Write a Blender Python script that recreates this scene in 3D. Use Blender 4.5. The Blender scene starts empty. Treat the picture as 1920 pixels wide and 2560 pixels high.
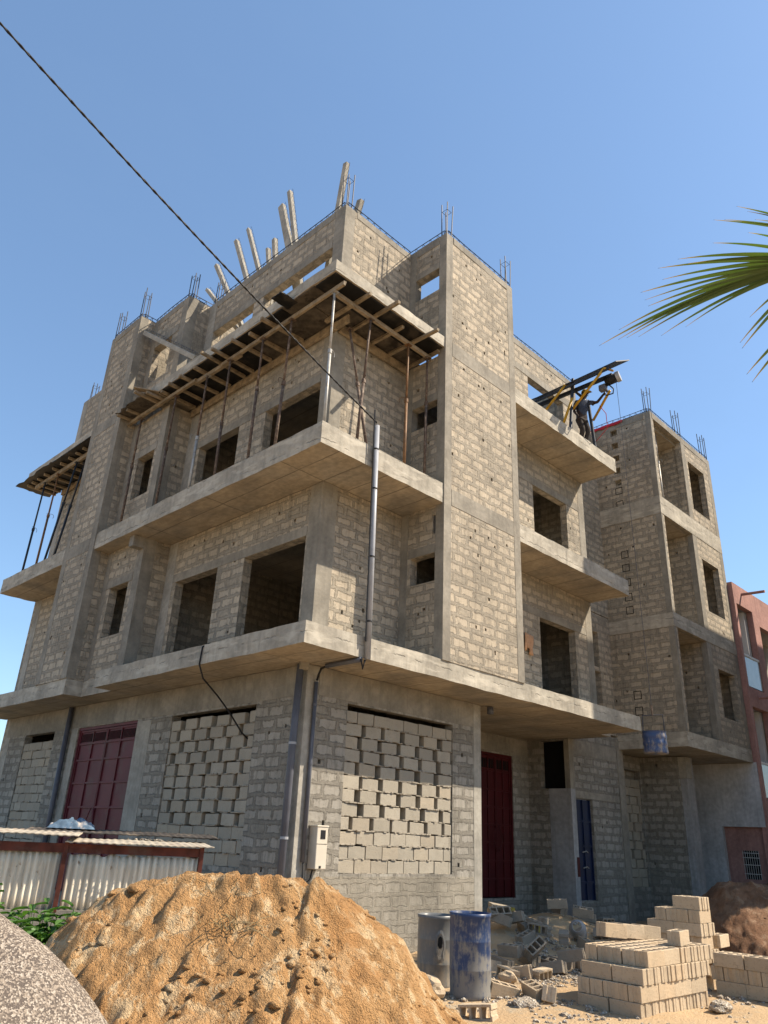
import bpy, bmesh, math, random
from mathutils import Vector, Matrix, noise as mn
R = math.radians
scene = bpy.context.scene
col = scene.collection
rng = random.Random(7)

# ------------------------------------------------------------------ camera, sky, sun
yaw, pitch, roll = R(45.22883), R(23.63529), R(2.6099)
fwd = Vector((math.cos(pitch)*math.cos(yaw), math.cos(pitch)*math.sin(yaw), math.sin(pitch)))
rt = Vector((math.sin(yaw), -math.cos(yaw), 0)); up = rt.cross(fwd)
r2 = rt*math.cos(roll)+up*math.sin(roll); u2 = up*math.cos(roll)-rt*math.sin(roll)
cd = bpy.data.cameras.new('camera'); cam = bpy.data.objects.new('camera', cd); col.objects.link(cam)
M = Matrix.Identity(4)
for i in range(3):
    M[i][0], M[i][1], M[i][2] = r2[i], u2[i], -fwd[i]
M.translation = (-8.2787, -10.0231, 0)
cam.matrix_world = M
cd.sensor_fit = 'VERTICAL'; cd.sensor_height = 36; cd.lens = 1878.15/2560*36
cd.clip_start = 0.05; cd.clip_end = 3000
scene.camera = cam

SUN = Vector((1.04, -1.0, 1.49)).normalized()
w = bpy.data.worlds.new("World"); scene.world = w; w.use_nodes = True
nt = w.node_tree
sky = nt.nodes.new('ShaderNodeTexSky'); sky.sky_type = 'NISHITA'; sky.sun_disc = False
sky.sun_elevation = math.asin(SUN.z); sky.sun_rotation = math.atan2(SUN.x, SUN.y)
sky.air_density = 1.05; sky.dust_density = 0.5; sky.ozone_density = 2.4; sky.altitude = 20
bg = nt.nodes['Background']
tc = nt.nodes.new('ShaderNodeTexCoord'); mp = nt.nodes.new('ShaderNodeMapping'); mp.inputs['Scale'].default_value = (1.2, 3.0, 4.0); mp.inputs['Rotation'].default_value = (0.3, 0.5, 0.8)
cn_ = nt.nodes.new('ShaderNodeTexNoise'); cn_.inputs['Scale'].default_value = 1.6; cn_.inputs['Detail'].default_value = 7; cn_.inputs['Roughness'].default_value = 0.6
mr = nt.nodes.new('ShaderNodeMapRange'); mr.inputs[1].default_value = 0.52; mr.inputs[2].default_value = 0.8; mr.inputs[3].default_value = 0.28; mr.inputs[4].default_value = 0.40
nt.links.new(tc.outputs['Generated'], mp.inputs[0]); nt.links.new(mp.outputs[0], cn_.inputs['Vector']); nt.links.new(cn_.outputs[0], mr.inputs[0])
tn = nt.nodes.new('ShaderNodeMix'); tn.data_type = 'RGBA'; tn.blend_type = 'MULTIPLY'; tn.inputs[0].default_value = 1; tn.inputs[7].default_value = (0.92, 1.0, 1.02, 1)
cm = nt.nodes.new('ShaderNodeMix'); cm.data_type = 'RGBA'; cm.inputs[7].default_value = (1.15, 1.85, 3.0, 1)
nt.links.new(sky.outputs[0], tn.inputs[6]); nt.links.new(tn.outputs[2], cm.inputs[6]); nt.links.new(mr.outputs[0], cm.inputs[0]); nt.links.new(cm.outputs[2], bg.inputs[0]); bg.inputs[1].default_value = 0.12
sd = bpy.data.lights.new('sun', 'SUN'); sd.energy = 4.75; sd.angle = R(0.5); sd.color = (1, 0.87, 0.70)
so = bpy.data.objects.new('sun', sd); col.objects.link(so); so.rotation_euler = SUN.to_track_quat('Z', 'Y').to_euler()
scene.view_settings.view_transform = 'Standard'; scene.view_settings.look = 'None'
scene.view_settings.exposure = 0.95; scene.view_settings.gamma = 1

GZ = -1.75   # ground level (camera height is z = 0)

# ------------------------------------------------------------------ node helpers
class NT:
    def __init__(s, name, rough=0.9):
        s.m = bpy.data.materials.new(name); s.m.use_nodes = True; s.t = s.m.node_tree
        s.b = s.t.nodes['Principled BSDF']; s.b.inputs['Roughness'].default_value = rough
        s.b.inputs['Specular IOR Level'].default_value = 0.25
    def n(s, t): return s.t.nodes.new(t)
    def set(s, inp, v):
        if hasattr(v, 'is_output'): s.t.links.new(v, inp)
        elif isinstance(v, (tuple, list)):
            inp.default_value = tuple(v)+((1,) if len(v) == 3 and len(inp.default_value) == 4 else ())
        else: inp.default_value = v
    def math(s, op, a, b=0.0, c=0.0):
        x = s.n('ShaderNodeMath'); x.operation = op
        s.set(x.inputs[0], a); s.set(x.inputs[1], b); s.set(x.inputs[2], c); return x.outputs[0]
    def sstep(s, v, a, b, lo=0.0, hi=1.0):
        x = s.n('ShaderNodeMapRange'); x.interpolation_type = 'SMOOTHSTEP'
        s.set(x.inputs[0], v); s.set(x.inputs[1], a); s.set(x.inputs[2], b); s.set(x.inputs[3], lo); s.set(x.inputs[4], hi)
        return x.outputs[0]
    def noise(s, vec, sc, det=3.0, ro=0.55, out=0):
        x = s.n('ShaderNodeTexNoise'); s.set(x.inputs['Vector'], vec)
        x.inputs['Scale'].default_value = sc; x.inputs['Detail'].default_value = det; x.inputs['Roughness'].default_value = ro
        return x.outputs[out]
    def mix(s, f, a, b, mode='MIX'):
        x = s.n('ShaderNodeMix'); x.data_type = 'RGBA'; x.blend_type = mode
        s.set(x.inputs[0], f); s.set(x.inputs[6], a); s.set(x.inputs[7], b); return x.outputs[2]
    def vmul(s, v, k):
        x = s.n('ShaderNodeVectorMath'); x.operation = 'MULTIPLY'; s.set(x.inputs[0], v); x.inputs[1].default_value = k
        return x.outputs[0]
    def vadd(s, v, k):
        x = s.n('ShaderNodeVectorMath'); x.operation = 'ADD'; s.set(x.inputs[0], v); s.set(x.inputs[1], k)
        return x.outputs[0]
    def sep(s, v):
        x = s.n('ShaderNodeSeparateXYZ'); s.set(x.inputs[0], v); return x.outputs
    def comb(s, a, b, c=0.0):
        x = s.n('ShaderNodeCombineXYZ'); s.set(x.inputs[0], a); s.set(x.inputs[1], b); s.set(x.inputs[2], c); return x.outputs[0]
    def uv(s): return s.n('ShaderNodeTexCoord').outputs['UV']
    def obj(s): return s.n('ShaderNodeTexCoord').outputs['Object']
    def pos(s): return s.n('ShaderNodeNewGeometry').outputs['Position']
    def rnd(s): return s.n('ShaderNodeObjectInfo').outputs['Random']
    def col(s, c): s.set(s.b.inputs['Base Color'], c); return s
    def bump(s, h, st=0.5, d=0.02):
        x = s.n('ShaderNodeBump'); x.inputs['Strength'].default_value = st; x.inputs['Distance'].default_value = d
        s.set(x.inputs['Height'], h); s.t.links.new(x.outputs[0], s.b.inputs['Normal']); return s

def plain(name, c, rough=0.7, var=0.25, sc=8.0, metal=0.0, bump=0.0, dirt=None):
    k = NT(name, rough); p = k.obj()
    f = k.sstep(k.noise(p, sc, 5), 0.3, 0.7)
    c2 = tuple(x*(1-var) for x in c)
    out = k.mix(f, c2, c)
    if dirt:
        g = k.sstep(k.noise(p, sc*0.6, 6, 0.65), 0.5, 0.66); out = k.mix(g, out, dirt)
    k.col(out); k.b.inputs['Metallic'].default_value = metal
    if bump: k.bump(k.noise(p, sc*4, 4), bump, 0.01)
    return k.m

def blockwall(name, c1, c2, mort, cover=0.12, amp=0.05, bh=0.212, bw=0.425, dark=0.75):
    k = NT(name, 0.95); uv = k.uv()
    wob = k.noise(uv, 3.2, 3, 0.6, 1)
    wob = k.vmul(k.vadd(wob, (-0.5, -0.5, 0)), (0.10, 0.065, 0))
    wob2 = k.vmul(k.vadd(k.noise(uv, 13, 3, 0.6, 1), (-0.5, -0.5, 0)), (0.05, 0.04, 0))
    p = k.vadd(k.vadd(uv, wob), wob2); x, y, _ = k.sep(p)
    ry = k.math('DIVIDE', y, bh); row = k.math('FLOOR', ry)
    rowr = k.n('ShaderNodeTexWhiteNoise'); rowr.noise_dimensions = '1D'; k.set(rowr.inputs['W'], row)
    off = k.math('ADD', k.math('MULTIPLY', k.math('MODULO', row, 2.0), 0.5), k.math('MULTIPLY', rowr.outputs[0], 0.35))
    rx = k.math('ADD', k.math('DIVIDE', x, bw), off); cx = k.math('FLOOR', rx)
    fx = k.math('FRACT', rx); fy = k.math('FRACT', ry)
    dx = k.math('MULTIPLY', k.math('MINIMUM', fx, k.math('SUBTRACT', 1.0, fx)), bw)
    dy = k.math('MULTIPLY', k.math('MINIMUM', fy, k.math('SUBTRACT', 1.0, fy)), bh)
    d = k.math('MINIMUM', dx, dy)
    wn = k.n('ShaderNodeTexWhiteNoise'); wn.noise_dimensions = '2D'; k.set(wn.inputs['Vector'], k.comb(cx, row))
    r = wn.outputs[0]; rc = k.sep(wn.outputs[1])
    n1 = k.noise(uv, 11.0, 6, 0.7); n2 = k.noise(uv, 38.0, 4, 0.6); n3 = k.noise(uv, 0.7, 4, 0.6)
    # mortar smeared over the edges, wider at some blocks than at others
    jt = k.math('ADD', 0.026, k.math('MULTIPLY', rc[1], 0.024))
    dd = k.math('SUBTRACT', k.math('ADD', d, k.math('MULTIPLY', k.math('SUBTRACT', n1, 0.5), amp)), jt)
    mask = k.math('MULTIPLY', k.sstep(dd, -0.004, 0.014), k.sstep(k.noise(uv, 5.5, 5, 0.7), 0.36, 0.46, 0.45, 1.0))
    lost = k.sstep(k.math('ADD', r, k.math('MULTIPLY', k.math('SUBTRACT', n3, 0.5), 0.9)), cover, cover+0.1, 0.12, 1.0)
    mask = k.math('MULTIPLY', mask, lost)
    bc = k.mix(k.math('MULTIPLY', rc[0], 0.9), c1, c2)
    bc = k.mix(k.sstep(n2, 0.55, 0.75, 0.0, 0.45), bc, tuple(v*0.62 for v in c1))
    mc = k.mix(k.sstep(k.math('ADD', k.math('MULTIPLY', n1, .6), k.math('MULTIPLY', n2, .4)), 0.3, 0.7), tuple(v*0.68 for v in mort), tuple(v*1.3 for v in mort))
    edge = k.math('MULTIPLY', k.sstep(dd, -0.012, -0.002), k.sstep(dd, -0.001, 0.006, 1.0, 0.0))
    c = k.mix(mask, mc, bc)
    c = k.mix(k.math('MULTIPLY', edge, k.sstep(n1, 0.46, 0.66, 0.0, 0.5)), c, tuple(v*0.45 for v in mort))
    drip = k.noise(k.comb(k.math('MULTIPLY', x, 26.0), k.math('MULTIPLY', y, 1.6)), 1.0, 3, 0.6)
    dm = k.math('MULTIPLY', k.sstep(drip, 0.5, 0.6), k.sstep(k.noise(uv, 0.9, 4), 0.40, 0.56))
    sf = k.math('FRACT', k.math('DIVIDE', k.math('SUBTRACT', y, 3.1), 3.6))
    head = k.sstep(k.math('ADD', sf, k.math('MULTIPLY', k.math('SUBTRACT', n3, 0.5), 0.35)), 0.58, 0.86)
    dm = k.math('MAXIMUM', dm, k.math('MULTIPLY', head, k.sstep(k.noise(k.comb(k.math('MULTIPLY', x, 34.0), k.math('MULTIPLY', y, 1.2)), 1.0, 3, 0.6), 0.42, 0.6)))
    c = k.mix(k.math('MULTIPLY', dm, 0.7), c, k.mix(n1, tuple(v*0.8 for v in mort), tuple(v*1.15 for v in mort)))
    pit = k.sstep(k.noise(uv, 60, 2, 0.5), 0.66, 0.72); c = k.mix(k.math('MULTIPLY', pit, 0.55), c, tuple(v*0.3 for v in mort))
    # weathering: big patches and vertical runs
    x0, y0, _ = k.sep(uv)
    run = k.noise(k.comb(k.math('MULTIPLY', x0, 9.0), k.math('MULTIPLY', y0, 0.55)), 1.0, 4, 0.6)
    blot = k.math('MULTIPLY', k.sstep(k.noise(uv, 0.42, 5, 0.65), 0.56, 0.68), k.sstep(n2, 0.35, 0.6)); c = k.mix(k.math('MULTIPLY', blot, 0.5), c, tuple(v*0.42 for v in mort))
    st = k.math('MULTIPLY', k.sstep(run, 0.48, 0.72, 1.0, dark), k.sstep(n3, 0.3, 0.7, 0.86, 1.1))
    c = k.mix(1.0, c, k.comb(st, st, st), 'MULTIPLY')
    k.col(c)
    h = k.math('ADD', k.math('MULTIPLY', mask, -0.35), k.math('ADD', k.math('MULTIPLY', n1, 0.7), k.math('MULTIPLY', n2, 0.5)))
    h = k.math('SUBTRACT', h, k.math('MULTIPLY', edge, 0.8))
    k.bump(h, 0.75, 0.022); return k.m

def concrete(name, c, boards=0.0, dark=0.72, sc=1.0, pits=0.5, along='x', warm=None, pour=False):
    k = NT(name, 0.92); uv = k.uv(); x, y, _ = k.sep(uv)
    n1 = k.noise(uv, 1.1*sc, 5, 0.62); n2 = k.noise(uv, 9*sc, 5, 0.65); n3 = k.noise(uv, 55, 3, 0.6)
    run = k.noise(k.comb(k.math('MULTIPLY', x, 7.0), k.math('MULTIPLY', y, 0.5)), 1.0, 4, 0.6)
    f = k.math('MULTIPLY', k.sstep(n1, 0.32, 0.7, dark, 1.12), k.sstep(run, 0.45, 0.75, 1.05, 0.84))
    f = k.math('MULTIPLY', f, k.sstep(n2, 0.3, 0.72, 0.86, 1.08))
    cc = k.mix(1.0, c, k.comb(f, f, f), 'MULTIPLY')
    if warm: cc = k.mix(k.sstep(k.noise(uv, 0.8, 3), 0.42, 0.65), cc, k.mix(1.0, warm, k.comb(f, f, f), 'MULTIPLY'))
    pit = k.sstep(n3, 0.66, 0.72)
    cc = k.mix(k.math('MULTIPLY', pit, pits), cc, tuple(v*0.4 for v in c))
    h = k.math('ADD', k.math('MULTIPLY', n2, 0.7), k.math('MULTIPLY', k.math('SUBTRACT', n3, pit), 0.4))
    if pour:
        wz = k.math('ADD', y, k.math('MULTIPLY', k.math('SUBTRACT', k.noise(k.comb(x, 0.0), 2.2, 5, 0.7), 0.5), 0.22))
        q = k.math('FRACT', k.math('DIVIDE', wz, 0.31)); ln = k.sstep(k.math('ABSOLUTE', k.math('SUBTRACT', q, 0.5)), 0.012, 0.05, 1.0, 0.0)
        ln = k.math('MULTIPLY', ln, k.sstep(k.noise(uv, 2.4, 4), 0.46, 0.6)); cc = k.mix(k.math('MULTIPLY', ln, 0.7), cc, tuple(v*0.3 for v in c)); h = k.math('SUBTRACT', h, ln)
        cc = k.mix(k.sstep(k.noise(k.vmul(uv, (1.0, 4.0, 1)), 1.6, 4), 0.52, 0.66, 0, 0.45), cc, tuple(min(1, v*1.5) for v in c))
    if boards:
        wv = k.math('ADD', y if along == 'x' else x, k.math('MULTIPLY', n1, 0.015))
        q = k.math('FRACT', k.math('DIVIDE', wv, boards))
        ln = k.sstep(k.math('MULTIPLY', k.math('MINIMUM', q, k.math('SUBTRACT', 1.0, q)), boards), 0.004, 0.018, 1.0, 0.0)
        w2 = k.math('ADD', x if along == 'x' else y, k.math('MULTIPLY', n1, 0.02))
        q2 = k.math('FRACT', k.math('DIVIDE', w2, 2.44))
        ln2 = k.sstep(k.math('MULTIPLY', k.math('MINIMUM', q2, k.math('SUBTRACT', 1.0, q2)), 2.44), 0.004, 0.018, 1.0, 0.0)
        ln = k.math('MULTIPLY', k.math('MAXIMUM', ln, ln2), k.sstep(n1, 0.3, 0.6, 0.35, 1.0))
        cc = k.mix(k.math('MULTIPLY', ln, 0.8), cc, tuple(v*0.3 for v in c)); h = k.math('SUBTRACT', h, ln)
    k.col(cc); k.bump(h, 0.5, 0.015); return k.m

def wood(name, c, dark=0.5):
    k = NT(name, 0.85); p = k.obj(); r = k.rnd()
    g = k.noise(k.vmul(p, (3, 3, 3)), 2.0, 4); g2 = k.noise(p, 30, 4)
    cc = k.mix(k.sstep(g, 0.35, 0.65), tuple(v*dark for v in c), c)
    cc = k.mix(k.math('MULTIPLY', r, 0.5), cc, (0.28, 0.225, 0.16))
    cc = k.mix(k.sstep(g2, 0.55, 0.7, 0, 0.5), cc, (0.07, 0.055, 0.04))
    k.col(cc); k.bump(g2, 0.4, 0.01); return k.m

MAT = {}
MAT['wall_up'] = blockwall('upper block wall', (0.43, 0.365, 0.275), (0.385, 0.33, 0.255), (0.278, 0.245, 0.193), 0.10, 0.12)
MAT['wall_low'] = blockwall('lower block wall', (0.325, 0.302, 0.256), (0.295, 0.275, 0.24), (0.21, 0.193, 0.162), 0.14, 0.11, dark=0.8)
MAT['wall_smear'] = blockwall('smeared wall base', (0.325, 0.295, 0.238), (0.295, 0.268, 0.22), (0.25, 0.225, 0.18), 0.62, 0.1, dark=0.85)
MAT['conc'] = concrete('raw concrete', (0.25, 0.228, 0.188))
MAT['conc_pale'] = concrete('pale concrete', (0.315, 0.296, 0.255), pits=0.6)
MAT['slab'] = concrete('slab concrete', (0.36, 0.33, 0.272), pits=0.65, pour=True)
MAT['soffit'] = concrete('board marked concrete', (0.37, 0.31, 0.23), boards=0.61, dark=0.8, pits=0.3, along='y', warm=(0.29, 0.255, 0.205))
MAT['plaster'] = concrete('grey plaster', (0.29, 0.288, 0.285), dark=0.85, pits=0.1)
def loose_block(name, c, spot):
    k = NT(name, 0.95); p = k.obj(); r = k.math('FRACT', k.math('ADD', k.rnd(), k.n('ShaderNodeNewGeometry').outputs['Random Per Island']))
    n2 = k.noise(p, 42, 4, 0.75); n1 = k.noise(p, 6, 4)
    q = k.vadd(p, k.comb(k.math('MULTIPLY', r, 37.0), r, k.math('MULTIPLY', r, 11.0)))
    cc = k.mix(k.math('MULTIPLY', r, 0.6), c, tuple(v*0.64 for v in c)); cc = k.mix(k.sstep(k.math('FRACT', k.math('MULTIPLY', r, 7.3)), 0.72, 0.95, 0.0, 0.4), cc, (c[0]*1.08, c[1]*0.97, c[2]*0.84))
    cc = k.mix(k.sstep(k.noise(q, 5, 5, 0.6), 0.4, 0.68, 0, 0.4), cc, tuple(v*0.7 for v in c))
    cc = k.mix(k.sstep(n2, 0.56, 0.66, 0, 0.75), cc, spot)
    k.col(cc); k.bump(k.math('ADD', n2, n1), 0.7, 0.012); return k.m
MAT['block'] = loose_block('sandy hollow block', (0.50, 0.395, 0.27), (0.22, 0.165, 0.11))
MAT['block_grey'] = loose_block('grey infill block', (0.36, 0.325, 0.262), (0.21, 0.18, 0.14))
MAT['block_shaded'] = loose_block('shaded rubble block', (0.30, 0.255, 0.195), (0.17, 0.135, 0.10))  # darkened copy of the sandy block, shade painted into the colour
MAT['mortar'] = plain('rough mortar', (0.34, 0.30, 0.24), 0.95, 0.4, 20, bump=0.8)
MAT['void'] = plain('near black opening shade', (0.006, 0.006, 0.006), 0.9)  # near black: deep shade of openings as a colour, also small black parts
MAT['timber'] = wood('old timber', (0.29, 0.228, 0.15))
MAT['ply'] = plain('dark film faced board', (0.012, 0.011, 0.010), 0.6, 0.6, 3, dirt=(0.04, 0.033, 0.026))
MAT['ply_pale'] = plain('worn form board', (0.11, 0.09, 0.068), 0.8, 0.6, 4, dirt=(0.025, 0.02, 0.016))
MAT['rust'] = plain('rusty steel', (0.125, 0.085, 0.062), 0.75, 0.5, 14, dirt=(0.22, 0.17, 0.13))
MAT['galv'] = plain('pale steel', (0.42, 0.41, 0.38), 0.5, 0.3, 6, metal=0.3, dirt=(0.25, 0.2, 0.15))
MAT['orange'] = plain('faded orange paint', (0.22, 0.115, 0.05), 0.6, 0.5, 9)
MAT['darksteel'] = plain('dark blue steel', (0.028, 0.036, 0.05), 0.5, 0.4, 9)
MAT['rebar'] = plain('rebar steel', (0.055, 0.06, 0.075), 0.6, 0.3, 20)
MAT['red'] = plain('dark red paint', (0.105, 0.014, 0.022), 0.55, 0.25, 2.5, dirt=(0.085, 0.03, 0.03))
MAT['red2'] = plain('deep red paint', (0.06, 0.004, 0.005), 0.5, 0.2, 2.5)
MAT['blue'] = plain('dark blue paint', (0.008, 0.016, 0.05), 0.45, 0.3, 3)
MAT['plaster_pale'] = concrete('pale wall plaster', (0.46, 0.46, 0.465), dark=0.82, pits=0.1)
MAT['pvc'] = plain('grey blue pipe plastic', (0.10, 0.105, 0.125), 0.45, 0.25, 4)
MAT['pvc_pale'] = plain('pale grey conduit', (0.33, 0.34, 0.36), 0.4, 0.2, 4)
MAT['black'] = plain('black rubber', (0.012, 0.012, 0.013), 0.6)
MAT['cream'] = plain('cream plastic', (0.55, 0.50, 0.41), 0.5, 0.1, 5)
MAT['yellow'] = plain('yellow paint', (0.47, 0.27, 0.02), 0.55, 0.3, 8)
MAT['yplastic'] = plain('dusty yellow plastic', (0.36, 0.26, 0.035), 0.6, 0.4, 8)
MAT['pink'] = concrete('pink paint', (0.33, 0.185, 0.16), dark=0.85, pits=0.1)
MAT['white'] = plain('white paint', (0.62, 0.62, 0.6), 0.6, 0.1, 3)
MAT['frost'] = plain('pale green glass panel', (0.38, 0.46, 0.46), 0.15, 0.1, 3)
MAT['beam'] = concrete('precast beam concrete', (0.33, 0.31, 0.265), pits=0.4, sc=2)
MAT['skin'] = plain('dark skin', (0.035, 0.02, 0.014), 0.5)
MAT['shirt'] = plain('navy cloth', (0.045, 0.062, 0.105), 0.9, 0.3, 12, bump=0.4)
MAT['trousers'] = plain('dark brown cloth', (0.04, 0.033, 0.03), 0.9, 0.3, 12, bump=0.4)
MAT['cloth_o'] = plain('faded orange cloth', (0.52, 0.30, 0.17), 0.9, 0.25, 10, bump=0.4)
MAT['tarp'] = plain('red tarpaulin', (0.45, 0.02, 0.04), 0.6, 0.3, 5)
MAT['bluecloth'] = plain('pale blue cloth', (0.12, 0.19, 0.27), 0.9, 0.5, 7, bump=0.5, dirt=(0.4, 0.35, 0.3))

def drum_mat(name, c, dust, hi):
    k = NT(name, 0.55); p = k.obj(); z = k.sep(p)[2]
    n = k.noise(p, 5, 6, 0.68); n2 = k.noise(k.vmul(p, (1, 1, 0.25)), 16, 5, 0.65)
    f = k.sstep(k.math('ADD', k.math('ADD', k.math('MULTIPLY', z, -0.26), 0.0), k.math('ADD', k.math('MULTIPLY', n, 0.7), k.math('MULTIPLY', n2, 0.55))), hi, hi+0.2)
    cc = k.mix(k.noise(p, 3, 3), tuple(v*0.6 for v in c), c)
    k.col(k.mix(k.math('MULTIPLY', f, 0.9), cc, dust)); k.set(k.b.inputs['Roughness'], k.sstep(f, 0, 1, 0.35, 0.9)); return k.m
MAT['drum_blue'] = drum_mat('blue drum paint', (0.034, 0.06, 0.14), (0.21, 0.20, 0.175), 0.40)
MAT['drum_grey'] = drum_mat('grey drum plastic', (0.17, 0.175, 0.172), (0.25, 0.215, 0.165), 0.46)
MAT['bucket'] = drum_mat('bucket paint', (0.05, 0.085, 0.19), (0.27, 0.235, 0.19), 0.52)

def corr():
    k = NT('cream corrugated sheet', 0.6); p = k.obj()
    n = k.noise(k.vmul(p, (5, 5, 0.6)), 2, 5, 0.6)
    c = k.mix(k.sstep(n, 0.42, 0.62), (0.66, 0.60, 0.48), (0.50, 0.44, 0.34))
    c = k.mix(k.sstep(k.noise(p, 7, 5, 0.7), 0.62, 0.72), c, (0.25, 0.17, 0.10)); k.col(c); return k.m
MAT['corr'] = corr(); MAT['corr_roof'] = plain('weathered roof sheet', (0.44, 0.39, 0.31), 0.8, 0.35, 5, dirt=(0.24, 0.18, 0.13))
MAT['rustred'] = plain('rust red paint', (0.125, 0.035, 0.022), 0.75, 0.5, 6, dirt=(0.10, 0.05, 0.035))
MAT['corr_dark'] = plain('dark corrugated sheet', (0.07, 0.062, 0.055), 0.7, 0.5, 4, dirt=(0.2, 0.16, 0.12))

def sand(name, a, b, pale, streak=True):
    k = NT(name, 0.95); p = k.pos(); x, y, z = k.sep(p)
    n1 = k.noise(p, 1.7, 5, 0.6); n2 = k.noise(p, 14, 5, 0.65)
    c = k.mix(k.sstep(n1, 0.35, 0.65), a, b)
    if streak:
        wv = k.noise(k.vadd(k.vmul(p, (3.4, 3.4, 0.75)), k.vmul(k.noise(p, 1.2, 3, 0.5, 1), (2.2, 2.2, 1.4))), 1.7, 5, 0.7)
        c = k.mix(k.math('MULTIPLY', k.sstep(wv, 0.5, 0.6), k.sstep(n1, 0.35, 0.55, 0.3, 1.0)), c, pale)
        c = k.mix(k.sstep(wv, 0.34, 0.44, 0.65, 0.0), c, tuple(v*0.62 for v in a))
    c = k.mix(k.sstep(n2, 0.6, 0.75, 0, 0.4), c, tuple(v*0.6 for v in a))
    k.col(c); k.bump(k.math('ADD', k.math('MULTIPLY', n2, 1.4), k.math('ADD', k.noise(p, 34, 4, 0.7), k.math('MULTIPLY', k.noise(p, 90, 3), 0.6))), 1.0, 0.05); return k.m
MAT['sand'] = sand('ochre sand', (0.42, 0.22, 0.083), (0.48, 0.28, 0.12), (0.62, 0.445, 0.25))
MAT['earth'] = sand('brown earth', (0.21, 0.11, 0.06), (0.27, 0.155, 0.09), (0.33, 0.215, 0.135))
def ground_mat():
    k = NT('sandy yard', 0.95); p = k.pos()
    n1 = k.noise(p, 0.5, 6, 0.62); n2 = k.noise(p, 3.2, 6, 0.65); n3 = k.noise(p, 26, 4, 0.7)
    c = k.mix(k.sstep(n1, 0.35, 0.65), (0.41, 0.28, 0.155), (0.47, 0.345, 0.205))
    c = k.mix(k.sstep(n2, 0.5, 0.68, 0, 0.8), c, (0.34, 0.29, 0.21))
    c = k.mix(k.sstep(n3, 0.58, 0.72, 0, 0.55), c, (0.20, 0.16, 0.11))
    k.col(c); k.bump(k.math('ADD', n2, n3), 0.8, 0.04); return k.m
MAT['ground'] = ground_mat()
def speck(name, a, b, c0, sc=55, bm=0.9):
    k = NT(name, 0.9); p = k.pos()
    v = k.n('ShaderNodeTexVoronoi'); k.set(v.inputs['Vector'], p); v.inputs['Scale'].default_value = sc
    r = k.sep(v.outputs['Color'])[0]
    c = k.mix(k.sstep(r, 0.3, 0.75), a, b); c = k.mix(k.sstep(r, 0.82, 0.86), c, c0)
    k.col(c); k.bump(v.outputs['Distance'], bm, 0.02); return k.m
MAT['gravel'] = speck('beige gravel', (0.10, 0.08, 0.065), (0.27, 0.22, 0.17), (0.36, 0.31, 0.25), 120, 0.3)
def pebble():
    k = NT('crushed stone', 0.9); r = k.n('ShaderNodeNewGeometry').outputs['Random Per Island']
    c = k.mix(k.sstep(r, 0.0, 0.55), (0.15, 0.118, 0.09), (0.38, 0.305, 0.225)); c = k.mix(k.sstep(r, 0.68, 0.8), c, (0.50, 0.425, 0.33)); c = k.mix(k.sstep(r, 0.93, 0.95), c, (0.56, 0.50, 0.42))
    k.col(c); return k.m
MAT['pebble'] = pebble()
MAT['rubble'] = speck('grey rubble', (0.23, 0.19, 0.15), (0.42, 0.36, 0.27), (0.5, 0.46, 0.4))
def leafm(name, a, b, tip=None):
    k = NT(name, 0.5); u = k.sep(k.uv()); r = k.noise(k.obj(), 5, 3)
    c = k.mix(r, a, b)
    if tip: c = k.mix(k.sstep(u[1], 0.8, 1.0), c, tip); c = k.mix(k.sstep(u[1], 0.985, 0.995), c, (0.05, 0.045, 0.05))
    k.col(c); k.b.inputs['Specular IOR Level'].default_value = 0.4
    tr = k.n('ShaderNodeBsdfTranslucent'); k.set(tr.inputs[0], k.mix(1.0, c, (1.3, 1.5, 0.5), 'MULTIPLY'))
    ms = k.n('ShaderNodeMixShader'); ms.inputs[0].default_value = 0.3
    k.t.links.new(k.b.outputs[0], ms.inputs[1]); k.t.links.new(tr.outputs[0], ms.inputs[2])
    k.t.links.new(ms.outputs[0], k.t.nodes['Material Output'].inputs[0]); return k.m
MAT['palm'] = leafm('palm leaf', (0.055, 0.085, 0.03), (0.10, 0.145, 0.04), (0.42, 0.25, 0.06))
MAT['leaf'] = leafm('broad leaf', (0.045, 0.11, 0.022), (0.095, 0.19, 0.04))
MAT['bark'] = plain('palm bark', (0.17, 0.13, 0.09), 0.95, 0.5, 10, bump=1)
MAT['straw'] = plain('dry straw', (0.33, 0.25, 0.13), 0.9, 0.5, 9)

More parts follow.
